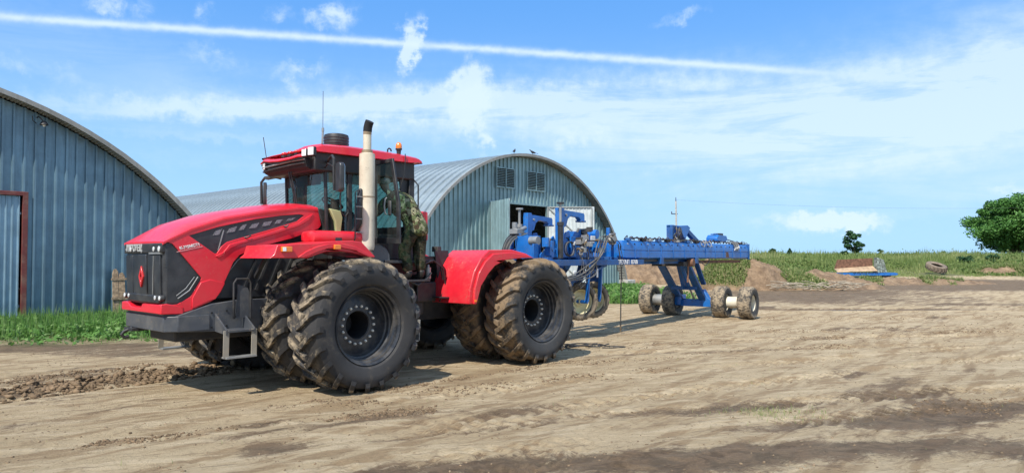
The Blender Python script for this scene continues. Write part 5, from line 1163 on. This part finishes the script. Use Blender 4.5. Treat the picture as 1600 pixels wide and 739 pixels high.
for s_ in (-1, 1): part('ear', MB().ell(hc+Vector((s_*.096, .0, -.005)), (.010, .018, .028), 8, 6), SKIN, PE)
# ================================================================== ground things
hb = MB()
pts = []
for k in range(3):
    for j in range(24):
        t = 2*PI*j/24+k*.3; pts.append((.36*math.cos(t)*(1+.2*k)+.16*k, .22*math.sin(t)*(1-.1*k), .03+.05*abs(math.sin(t*1.5+k))))
pts += [(.75, .1, .02), (1.0, .0, .02), (1.15, -.15, .02), (.95, -.25, .02), (.6, -.2, .02)]
hc_ = thing('wire_coil', 'loose coil of dark wire lying on the dirt beside the rear tractor wheel', 'wire', (1.35, 15.85, gh(1.35, 15.85)), .2)
part('wire', MB().tube(bez(pts, 3), .012, 5), HOSE, hc_)
# ------------------------------------------------------------------ far yard objects
def leaf_mat(name, cols, rough=.6, trans=.25):
    m = bpy.data.materials.new(name); m.use_nodes = True; t = NT(m.node_tree); b = m.node_tree.nodes['Principled BSDF']
    a = t.node('ShaderNodeAttribute'); a.attribute_name = 'tint'
    r = t.node('ShaderNodeValToRGB'); t.put(r.inputs[0], a.outputs['Fac']); e = r.color_ramp.elements
    e[0].color = (*cols[0], 1); e[0].position = 0; e[1].color = (*cols[-1], 1); e[1].position = 1
    for i, c in enumerate(cols[1:-1]): k = e.new((i+1)/(len(cols)-1)); k.color = (*c, 1)
    t.put(b.inputs['Base Color'], r.outputs[0]); b.inputs['Roughness'].default_value = rough; b.inputs['Specular IOR Level'].default_value = .25
    if trans:
        tl = t.node('ShaderNodeBsdfTranslucent'); t.put(tl.inputs[0], r.outputs[0]); mx = t.node('ShaderNodeMixShader'); mx.inputs[0].default_value = trans
        out = m.node_tree.nodes['Material Output']; t.l.new(b.outputs[0], mx.inputs[1]); t.l.new(tl.outputs[0], mx.inputs[2]); t.l.new(mx.outputs[0], out.inputs[0])
    return m
GRASS = leaf_mat('grass', [(.075, .135, .03), (.14, .205, .055), (.23, .28, .095), (.40, .36, .19)], .6, .3)
GRASSN = leaf_mat('lush_grass', [(.045, .12, .025), (.085, .20, .04), (.13, .26, .055), (.24, .32, .14)], .6, .3)
LEAF = leaf_mat('tree_leaves', [(.045, .125, .028), (.080, .20, .042), (.13, .27, .065)], .55, .2)
LEAF2 = leaf_mat('bush_leaves', [(.022, .065, .028), (.035, .095, .038), (.06, .13, .05)], .6, .2)
BARK = mat('bark', (.11, .085, .06), .9, var=.3, bump=.8)
def arr_mesh(name, V, F, m, tint=None, smooth=False):
    me = bpy.data.meshes.new(name); me.vertices.add(len(V)); me.vertices.foreach_set('co', V.astype(np.float32).ravel())
    k = F.shape[1]; me.loops.add(F.size); me.loops.foreach_set('vertex_index', F.astype(np.int32).ravel())
    me.polygons.add(len(F)); me.polygons.foreach_set('loop_start', (np.arange(len(F))*k).astype(np.int32)); me.update(calc_edges=True); me.materials.append(m)
    if tint is not None:
        a = me.attributes.new('tint', 'FLOAT', 'POINT'); a.data.foreach_set('value', tint.astype(np.float32))
    return me
rs = np.random.RandomState(5)
def blades(x, y, z, h, w, lean=.35, seed=0, tint=None):
    """each blade: three triangles (bent), real geometry"""
    r = np.random.RandomState(seed); n = len(x); a = r.rand(n)*2*PI; b = r.rand(n)*2*PI; ln = h*lean*r.rand(n)
    dx, dy = np.cos(a)*w/2, np.sin(a)*w/2; lx, ly = np.cos(b)*ln, np.sin(b)*ln
    P = np.zeros((n, 5, 3))
    P[:, 0] = np.stack([x-dx, y-dy, z-.02], -1); P[:, 1] = np.stack([x+dx, y+dy, z-.02], -1)
    P[:, 2] = np.stack([x+dx*.75+lx*.35, y+dy*.75+ly*.35, z+h*.58], -1); P[:, 3] = np.stack([x-dx*.75+lx*.35, y-dy*.75+ly*.35, z+h*.58], -1)
    P[:, 4] = np.stack([x+lx, y+ly, z+h], -1)
    o = (np.arange(n)*5)[:, None]; F = np.concatenate([o+np.array([[0, 1, 2]]), o+np.array([[0, 2, 3]]), o+np.array([[3, 2, 4]])])
    tt = (r.rand(n) if tint is None else tint); return P.reshape(-1, 3), F, np.repeat(tt, 5)
def leaves(C_, s_, seed=0, flat=.5, tint=None):
    r = np.random.RandomState(seed); n = len(C_); nrm = r.randn(n, 3); nrm[:, 2] += flat; nrm /= np.linalg.norm(nrm, axis=1)[:, None]
    q = np.cross(nrm, r.randn(n, 3)); q /= np.linalg.norm(q, axis=1)[:, None]; p = np.cross(nrm, q); s_ = s_[:, None]
    P = np.stack([C_-q*s_, C_+p*s_*.55-nrm*s_*.12, C_+q*s_, C_-p*s_*.55-nrm*s_*.12], 1); o = (np.arange(n)*4)[:, None]
    F = np.concatenate([o+np.array([[0, 1, 2]]), o+np.array([[0, 2, 3]])]); return P.reshape(-1, 3), F, np.repeat(r.rand(n) if tint is None else tint, 4)
def stuff(name, packs, m, label, cat='grass'):
    V = []; F = []; T = []; o = 0
    for v, f, t in packs: V.append(v); F.append(f+o); T.append(t); o += len(v)
    ob = link(name, arr_mesh(name, np.concatenate(V), np.concatenate(F), m, np.concatenate(T))); ob['kind'] = 'stuff'; tag(ob, label, cat); return ob
def scatter(n, x0, x1, y0, y1, seed, thr=.5, mask=veg_mask):
    r = np.random.RandomState(seed); x = x0+(x1-x0)*r.rand(n); y = y0+(y1-y0)*r.rand(n); k = mask(x, y) > thr*(.4+1.2*r.rand(n)); return x[k], y[k]
# grass by the near hangar: tall stems against the wall, low leafy weeds in front
def t1_of(x, y): return (x-H1P.x)*GN.x+(y-H1P.y)*GN.y
x, y = scatter(52000, -24, -6.5, 15.6, 28, 1, .35); k = (t1_of(x, y) > .05) & (rs.rand(len(x)) < .12+.88*sstep(y+1.6*(fbm(x, y, .9, 3, 207)-.5), 16.6, 18.6)); x, y = x[k], y[k]; t1 = t1_of(x, y)
n = fbm(x, y, .7, 3, 200); edge = sstep(y, 16.8, 19.5)
h = (.04+.34*edge*rs.rand(len(x)))*(.6+.8*n); pk1 = blades(x, y, ground_h(x, y), h, .018+.012*rs.rand(len(x)), .5, 2, np.clip(rs.rand(len(x))*.6+.25*n+.35*(1-edge), 0, 1))
k = (t1 < 5.2) & (rs.rand(len(x)) < .42); xa, ya = x[k], y[k]; h2_ = .22+.38*rs.rand(len(xa))*(.6+.8*fbm(xa, ya, .5, 3, 201)); pk2 = blades(xa, ya, ground_h(xa, ya), h2_, .014, .30, 3, np.clip(.35+.6*rs.rand(len(xa)), 0, 1))
k = (rs.rand(len(x)) < .5) & (fbm(x, y, .55, 3, 202) > .40); xb, yb = x[k], y[k]; P = np.stack([xb, yb, ground_h(xb, yb)+.04+.24*rs.rand(len(xb))*sstep(yb, 16.8, 18.5)], -1)
pk3 = leaves(P, .045+.05*rs.rand(len(xb)), 4, 1.2, np.clip(.3+.6*rs.rand(len(xb)), 0, 1))
stuff('grass', [pk1, pk2, pk3], GRASSN, 'bright green grass and weeds growing along the foot of the nearer hangar')
x, y = scatter(30000, 3.0, 13, 29, 53, 6); h = (.12+.38*rs.rand(len(x)))*(.5+fbm(x, y, .6, 3, 203)); pk = blades(x, y, ground_h(x, y), h, .035, .4, 7)
k = rs.rand(len(x)) < .6; P = np.stack([x[k], y[k], ground_h(x[k], y[k])+.05+.35*rs.rand(k.sum())], -1)
stuff('grass', [pk, leaves(P, .07+.06*rs.rand(len(P)), 8, .8, .3+.6*rs.rand(len(P)))], GRASSN, 'green weeds at the right foot of the pale hangar, behind the blue implement')
# the tall grass of the field
def field_pts(n, y0, y1, seed):
    r = np.random.RandomState(seed); y = y0+(y1-y0)*r.rand(n)**1.25; x = y*(.08+.72*r.rand(n)); k = veg_mask(x, y) > .35; return x[k], y[k]
x, y = field_pts(120000, 60, 135, 9); k = (np.hypot(x-42.6, (y-71.2)*.8) > 1.9) & ~((x > 30) & (x < 36.3) & (y < 70.2)); x, y = x[k], y[k]; c = fbm(x, y, .12, 4, 204); c2 = fbm(x, y, .6, 3, 205)
h = (.30+.80*sstep(y, 68, 84))*(.25+1.0*c2)*(.45+.75*rs.rand(len(x))**2)*(.35+1.3*fbm(x, y, .28, 3, 209)**1.3)*1.1; w = .05+.05*rs.rand(len(x))
pkf = blades(x, y, ground_h(x, y), h, w, .45, 10, np.clip(.15+.75*c+.35*(rs.rand(len(x))-.5)+.25*sstep(-x, -40, -25)*c2, 0, 1))
k = (fbm(x, y, .10, 3, 206) > .52-.10*(x > 52)) & (rs.rand(len(x)) < .4); P = np.stack([x[k], y[k], ground_h(x[k], y[k])+.1+rs.rand(k.sum())*h[k]*.9], -1)
pkl = leaves(P, .10+.10*rs.rand(len(P)), 11, .6, .55*rs.rand(len(P)))
stuff('field_grass', [pkf, pkl], GRASS, 'tall uncut grass along the far side of the yard under the sky')
x, y = scatter(14000, 12, 32, 48, 70, 12, .4); pk = blades(x, y, ground_h(x, y), .15+.35*rs.rand(len(x)), .06, .5, 13)
stuff('grass', [pk], GRASS, 'green grass between the soil heaps behind the blue wheels')
# little tuft of grass in the foreground and stray stems
r = np.random.RandomState(3); x = 3.35+.34*r.randn(330); y = 9.25+.20*r.randn(330)
pk = blades(x, y, ground_h(x, y), .02+.055*r.rand(330), .007, 1.3, 14, .5+.5*r.rand(330))
x2 = -6+22*r.rand(500); y2 = 6.8+14*r.rand(500); k = fbm(x2, y2, .5, 3, 220) > .56
pk2 = blades(x2[k], y2[k], ground_h(x2[k], y2[k]), .02+.05*r.rand(k.sum()), .006, 1.0, 15, .6+.4*r.rand(k.sum()))
stuff('grass_tuft', [pk, pk2], GRASS, 'sparse tuft of trodden grass in the damp dirt of the foreground')
# clods and stones strewn over the dirt
def clods(name, n, fn, seed, smin, smax, label, m):
    r = np.random.RandomState(seed); ico = bmesh.new(); bmesh.ops.create_icosphere(ico, subdivisions=1, radius=1); bv = np.array([v.co[:] for v in ico.verts]); bf = np.array([[v.index for v in f.verts] for f in ico.faces]); ico.free()
    x, y = fn(r, n); n = len(x); s_ = smin+(smax-smin)*r.rand(n)**3.0; sc = (.6+.9*r.rand(n, 1, 3)); sc[:, :, 2] *= .6
    V = bv[None]*sc*s_[:, None, None]*(1+.8*(r.rand(n, len(bv), 1)-.5)); a = r.rand(n)*6.28; ca, sa = np.cos(a)[:, None], np.sin(a)[:, None]
    vx = V[..., 0]*ca-V[..., 1]*sa; vy = V[..., 0]*sa+V[..., 1]*ca; z = ground_h(x, y)
    V = np.stack([vx+x[:, None], vy+y[:, None], V[..., 2]+z[:, None]+s_[:, None]*.15], -1).reshape(-1, 3); F = (bf[None]+(np.arange(n)*len(bv))[:, None, None]).reshape(-1, 3)
    ob = link(name, arr_mesh(name, V, F, m)); ob['kind'] = 'stuff'; tag(ob, label, 'dirt clods')
CLOD = mat('clod_soil', (.17, .118, .072), .95, var=.45, vscale=6, spec=.15)
def strip_w(x, y): return (fbm(x, y, .35, 3, 31)-.5)*.5
def f_berm(r, n):
    l = -3.5+9.6*r.rand(n); a = (TO.x*U.y-TO.y*U.x)-1.40+.30*r.randn(n).clip(-1.7, 1.7); x = l*U.x+a*U.y; y = l*U.y-a*U.x; w = strip_w(x, y)
    a2 = a-w*.6; x = l*U.x+a2*U.y; y = l*U.y-a2*U.x; k = r.rand(n) < .35+.65*sstep(fbm(x, y, 3.0, 3, 78), .40, .6); return x[k], y[k]
clods('dirt_clods', 17000, f_berm, 31, .006, .048, 'thick berm of churned clods of mud left of the tractor nose', CLOD)
def f_b2(r, n):
    l = -3.5+9.3*r.rand(n); a = (TO.x*U.y-TO.y*U.x)-2.9+.20*r.randn(n); x = l*U.x+a*U.y; y = l*U.y-a*U.x; k = r.rand(n) < sstep(fbm(x, y, 1.6, 3, 79), .42, .62); return x[k], y[k]
clods('dirt_clods', 3000, f_b2, 33, .006, .035, 'thin second strip of clods between the berm and the grass', CLOD)
def f_strips(r, n):
    X, Y = [], []
    for c, wd, x0, x1, sl, k in ((15.6, .30, 1.2, 15, .30, 1.3), (13.2, .20, .2, 12, .42, .7), (11.4, .20, -3.4, 3, .62, .6), (17.6, .34, 4, 20, .24, .9), (22.5, .5, 8, 30, .10, .8), (10.2, .12, -4.6, -1.0, .55, .6), (12.6, .10, -2.8, 0.5, .9, .4), (9.4, .25, 2.6, 9.5, .08, .7)):
        m = int(n*k/7); x = x0+(x1-x0)*r.rand(m); y = c+sl*x+wd*r.randn(m); w = strip_w(x, y); y = y-w*1.3; q = r.rand(m) < sstep(fbm(x*.6, y*2.2, 1.1, 4, 80), .44, .66)*.8; X.append(x[q]); Y.append(y[q])
    return np.concatenate(X), np.concatenate(Y)
clods('dirt_clods', 30000, f_strips, 34, .004, .024, 'broken lines of clods along the old wheel ruts across the yard', CLOD)
def f_any(r, n):
    x = -10+26*r.rand(n); y = 6.6+20*r.rand(n); k = (np.abs(x) < y*.75) & (r.rand(n) < .25+.75*sstep(fbm(x, y, .8, 3, 230), .45, .65)); return x[k], y[k]
clods('dirt_crumbs', 26000, f_any, 32, .003, .017, 'small crumbs of earth and pebbles scattered over the yard', mat('crumb_soil', (.22, .16, .10), .95, var=.35, vscale=1, spec=.15))
# soil heaps
def heap(label, cx, cy, rx, ry, hgt, seed, fn=None, rot=0, n=130, gk=1.0):
    a = np.linspace(-1.25, 1.25, n); A, B = np.meshgrid(a, a); lx, ly = A*rx, B*ry; X = cx+lx*math.cos(rot)-ly*math.sin(rot); Y = cy+lx*math.sin(rot)+ly*math.cos(rot)
    d = np.sqrt(A*A+B*B)+.28*(fbm(X, Y, .5, 3, seed)-.5); base = np.clip(1-d*d, 0, 1)**.8 if fn is None else fn(A, B, d)
    Z = hgt*base*(.75+.5*fbm(X, Y, .45, 3, seed+1))+.60*base**.5*(fbm(X, Y, 1.5, 6, seed+2, .68)-.45)*1.3-.10*(1-base)+ground_h(X, Y)
    g = gk*sstep(fbm(X, Y, .45, 3, seed+3), .52, .64)*sstep(base, .1, .3)
    me = grid_mesh('soil_heap', X-cx, Y-cy, Z, HEAP, {'veg': g*.9}); o = link('soil_heap', me, None, (cx, cy, 0)); tag(o, label, 'soil heap', 'heaps of dug soil'); return X, Y, Z, g
def heap_mat():
    m = bpy.data.materials.new('dug_soil'); m.use_nodes = True; t = NT(m.node_tree); b = m.node_tree.nodes['Principled BSDF']; oc = t.node('ShaderNodeTexCoord').outputs['Object']
    a = t.node('ShaderNodeAttribute'); a.attribute_name = 'veg'; n = t.noise(oc, 1.6, 8, .7); n2 = t.noise(oc, 7, 6, .7)
    c = t.mix(t.ramp(n, .3, .7), (.13, .082, .048), (.33, .225, .135)); c = t.mix(t.m('MULTIPLY', t.ramp(n2, .5, .75), .5), c, (.12, .08, .05)); c = t.mix(t.m('MULTIPLY', a.outputs['Fac'], .8), c, (.07, .11, .03))
    t.put(b.inputs['Base Color'], c); b.inputs['Roughness'].default_value = .95; bp = t.node('ShaderNodeBump'); bp.inputs['Distance'].default_value = .15; bp.inputs['Strength'].default_value = .8; t.put(bp.inputs['Height'], t.m('ADD', n, n2)); t.l.new(bp.outputs[0], b.inputs['Normal']); return m
HEAP = heap_mat()
hp_ = []
hp_.append(heap('long low brown soil heap seen under the blue beam, right of the pale hangar', 9.8, 55.5, 5.4, 3.4, 2.1, 301, gk=0.0))
hp_.append(heap('brown soil heap with weeds behind the right-hand blue implement wheels', 14.6, 46.0, 3.6, 3.0, 2.0, 311, gk=.8))
hp_.append(heap('low flat grassy soil heap stretching right of the larger weedy heap', 19.0, 47.0, 5.2, 3.4, .95, 321))
hp_.append(heap('long low bank of trampled brown earth in front of the blue frame', 27.5, 54.5, 10.0, 3.4, .30, 331, gk=.7))
hp_.append(heap('low brown mound at the field edge before the large tree', 50.5, 73.0, 4.2, 2.0, .7, 341, gk=.6))
pk = []
for i, (X, Y, Z, g) in enumerate(hp_):
    r = np.random.RandomState(40+i); idx = np.nonzero((g.ravel() > .3))[0]; idx = r.choice(idx, min(len(idx)*2, 5000)); xx = X.ravel()[idx]+.05*r.randn(len(idx)); yy = Y.ravel()[idx]+.05*r.randn(len(idx)); zz = Z.ravel()[idx]
    pk.append(blades(xx, yy, zz, .10+.28*r.rand(len(idx)), .04, .6, 50+i)); pk.append(leaves(np.stack([xx, yy, zz+.15*r.rand(len(xx))], -1), .05+.05*r.rand(len(xx)), 60+i, .8))
stuff('heap_weeds', pk, GRASS, 'weeds growing over the soil heaps behind the implement', 'weeds')
# brushwood by the low heap
bw = MB(); r_ = random.Random(4)
for i in range(70):
    a = r_.uniform(-.4, .4)+(PI if r_.random() < .5 else 0); p = Vector((18.2+r_.uniform(-2.4, 2.4), 43.0+r_.uniform(-.5, .5), .10+r_.random()*.35)); q = p+Vector((math.cos(a), math.sin(a)*.5, r_.uniform(-.1, .22)))*r_.uniform(.5, 1.2); bw.tube([p, (p+q)/2+Vector((0, 0, .05)), q], .02, 4)
o = link('brushwood', bw.mesh('brushwood', mat('dry_wood', (.33, .28, .21), .9, var=.3), 30)); o['kind'] = 'stuff'; tag(o, 'pile of cut branches lying by the low grassy soil heap', 'branches')
# blue attachment with a rusty bin standing at the yard edge
FX, FY = 33.0, 68.0; fz = gh(FX, FY)
bf = thing('blue_frame', 'low blue steel frame lying at the edge of the yard before the tall grass', 'farm implement', (FX, FY, fz), R(4))
for y0 in (-.9, .6): part('frame_tube', MB().box((-2.6, y0, .22), (2.9, y0+.16, .46)), BLUE, bf, bev=.02)
for i in range(9): part('frame_rung', MB().box((-2.3+i*.58, -.9, .28), (-2.2+i*.58, .7, .40)), BLUE, bf)
for x0 in (-2.35, 1.1, 2.3): part('frame_foot', MB().box((x0, -.8, 0), (x0+.28, .6, .24)), DRK, bf)
for i in range(7): part('hose', MB().tube(bez([(-1.2+i*.35, -.95, .48), (-1.1+i*.35, -1.0, .58), (-.95+i*.35, -.95, .47)], 4), .03, 5), HOSE, bf)
part('frame_nose', MB().plate([(2.9, .22), (3.25, .30), (3.25, .40), (2.9, .50)], lambda a, b, t: (a, t, b), -.8, .6), BLUE, bf, bev=.02)
part('frame_nose', MB().plate([(-2.6, .22), (-2.85, .30), (-2.85, .44), (-2.6, .50)], lambda a, b, t: (a, t, b), -.8, .6), BLUE, bf, bev=.02)
rb = thing('rusty_trough', 'rusty brown steel trough resting on the low blue frame', 'trough', (FX-.1, FY+.1, fz+.47), R(4))
part('back_panel', MB().plate([(-2.2, .35), (1.6, .62), (1.6, 1.38), (-1.9, 1.22)], lambda a, b, t: (a, t+.0, b), .35, .40), RUST, rb, bev=.01)
part('front_panel', MB().loft([[(-2.3, -.5, .05), (-2.2, .36, .38), (-2.2, .40, .36), (-2.3, -.46, .02)], [(1.6, -.5, .18), (1.6, .36, .64), (1.6, .40, .62), (1.6, -.46, .14)]]), mat('sandy_panel', (.38, .27, .17), .9, var=.3), rb)
part('end_panel', MB().plate([(1.62, .02), (2.65, .0), (2.35, 1.2), (1.7, 1.45)], lambda a, b, t: (a, t, b), -.3, .3), mat('mottled_panel', (.30, .36, .32), .8, var=.6, vscale=5, dust=.8, dustcol=(.05, .05, .04), dscale=7), rb, bev=.03)
# old tractor tyre lying in the grass
tyx, tyy = 42.6, 72.0; ot = thing('old_tyre', 'worn tractor tyre lying flat among the tall grass at the yard edge', 'tyre', (tyx, tyy, gh(tyx, tyy)+.32), .3)
otm = tyre_mesh('old_tyre', mat('old_rubber', (.15, .115, .09), .9, var=.25, dust=.4), .98, .62, .52, 18, .05)
link('tyre', otm, ot, (0, 0, .38), (R(112), 0, 0)); part('stake', MB().cyl((1.15, -.3, -.1), (1.15, -.3, .62), .07, n=8), mat('pale_wood', (.45, .38, .30), .9), ot) if False else None
# utility pole and wires far behind
pl_ = thing('utility_pole', 'thin grey utility pole with insulators far behind the blue implement', 'pole', (20.7, 90, gh(20.7, 90)), .3)
part('pole', MB().cyl((0, 0, 0), (-.1, 0, 7.4), .16, .10, 10), CONC, pl_)
part('crossarm', MB().box((-.75, -.05, 5.75), (.12, .05, 5.85)).box((-.5, -.04, 5.3), (-.42, .04, 5.75)) if False else MB().box((-.75, -.05, 5.75), (.12, .05, 5.85)), DRK, pl_)
part('insulator', MB().cyl((-.7, 0, 5.85), (-.7, 0, 6.1), .06, n=8), DRK, pl_); part('insulator', MB().cyl((-.1, 0, 7.4), (-.1, 0, 7.9), .06, .04, n=8), DRK, pl_)
def wire(p, q, sag, label):
    P = [Vector(p).lerp(Vector(q), i/24)-Vector((0, 0, sag*4*(i/24)*(1-i/24))) for i in range(25)]
    base = P[0]; o = link('power_line', MB().tube([v-base for v in P], .007, 4).mesh('power_line', HOSEG, 30), None, base); tag(o, label, 'wire')
wire((20.7, 90, 9.2), (92, 92, 9.4), 1.1, 'faint overhead wire running right from the utility pole across the sky')
# ------------------------------------------------------------------ trees and bushes
def tree(label, x, y, crown_h, rx, rz, trunk_h, nclump, nleaf, ls, seed, m=LEAF, group=None, name='tree', low=.0, squash=1.0):
    r = np.random.RandomState(seed); z0 = gh(x, y); root = thing(name, label, 'tree' if name != 'bush' else 'bush', (x, y, z0), 0, group)
    cz = trunk_h+rz*squash; tb = MB(); rr = random.Random(seed); tb.tube([(0, 0, -.3), (.05*rx*.2, 0, trunk_h), (-.03*rx, 0, cz), (0, 0, cz+rz*.4)], .1, 9, rs=[.055*rx+.05, .042*rx+.03, .03*rx, .01*rx+.01])
    part('trunk', tb, BARK, root)
    C0 = r.randn(nclump, 3); C0 /= np.linalg.norm(C0, axis=1)[:, None]; rad = r.rand(nclump)**.30
    C0 *= rad[:, None]*np.array([rx, rx, rz])*.88; C0[:, 2] += cz
    # uneven outline: push lobes in and out
    lob = .78+.42*r.rand(nclump); C0[:, :2] *= lob[:, None]; C0 = C0[C0[:, 2] > trunk_h*.55+low]
    for i in range(9):
        q = C0[r.randint(len(C0))]; part('limb', MB().tube([(0, 0, trunk_h*(.6+.4*rr.random())), tuple(q*np.array([.4, .4, .55])+np.array([0, 0, trunk_h*.3])), tuple(q*.92)], .05, 6, rs=[.022*rx+.015, .014*rx+.01, .006*rx+.004]), BARK, root)
    cr = rx*(.25 if nclump > 60 else .34); k = r.randint(len(C0), size=nleaf); off = r.randn(nleaf, 3); off /= np.linalg.norm(off, axis=1)[:, None]; off *= (r.rand(nleaf)**.5)[:, None]*cr*(.5+.8*((k*37) % 17)/17)[:, None]; off[:, 2] *= .62
    P = C0[k]+off; t = np.clip(.5*((k*53) % 19)/19+.5*r.rand(nleaf), 0, 1)
    V, F, T = leaves(P, ls*(.6+.8*r.rand(nleaf)), seed+1, .5, t); me = arr_mesh('crown', V, F, m, T); link('crown', me, root); return root
tree('large dense round-crowned green tree at the right edge beyond the grass', 79.0, 112, 11, 6.6, 4.9, .35, 170, 70000, .19, 71)
tree('small slender young tree standing alone on the grassy skyline', 47.8, 100, 3, 1.45, 1.85, .6, 26, 2200, .17, 72, LEAF2, 'young trees and bushes on the skyline')
for lab, px, top, wd, sd in (('dark shrub at the left foot of the small skyline tree', 1318, 391, 14, 73), ('small dark shrub on the skyline right of the slender young tree', 1375, 389, 12, 74), ('twin low shrub on the skyline just right of the blue implement', 1207, 388, 18, 75),
                             ('tiny upright shrub on the skyline between the implement and the slender tree', 1233, 386, 8, 76), ('tiny shrub on the skyline above the old tyre', 1474, 391, 7, 77), ('round leafy bush in front of the large round tree', 1552, 398, 22, 78), ('spreading bush in the tall grass left of the large tree', 1510, 402, 34, 79)):
    D = 100 if px < 1500 else 84; xx = (px-800)/1120*D; g = gh(xx, D); tz = 2+(402-top)/1120*D; hh = max(.8, tz-g); rxx = wd/2/1120*D
    tree(lab, xx, D, hh, rxx, hh*.42, hh*.14, 18, 900, .13, sd, LEAF2, 'young trees and bushes on the skyline', 'bush')
# shallow puddle in the ruts beyond the implement
wm = bpy.data.materials.new('muddy_water'); wm.use_nodes = True; b = wm.node_tree.nodes['Principled BSDF']; b.inputs['Base Color'].default_value = (.07, .055, .04, 1); b.inputs['Roughness'].default_value = .08
pts = [(12.6+1.6*math.cos(t)*(1+.2*math.sin(3*t)), 27.6+.17*math.sin(t)*(1+.3*math.sin(2*t+1))) for t in [2*PI*i/40 for i in range(40)]]
zp = min(gh(12.6, 27.6), gh(13.2, 27.6))+.012
o = link('puddle', MB().plate(pts, lambda a, b, t: (a, b, t), zp-.01, zp).mesh('puddle', wm, 0)); o['kind'] = 'structure'
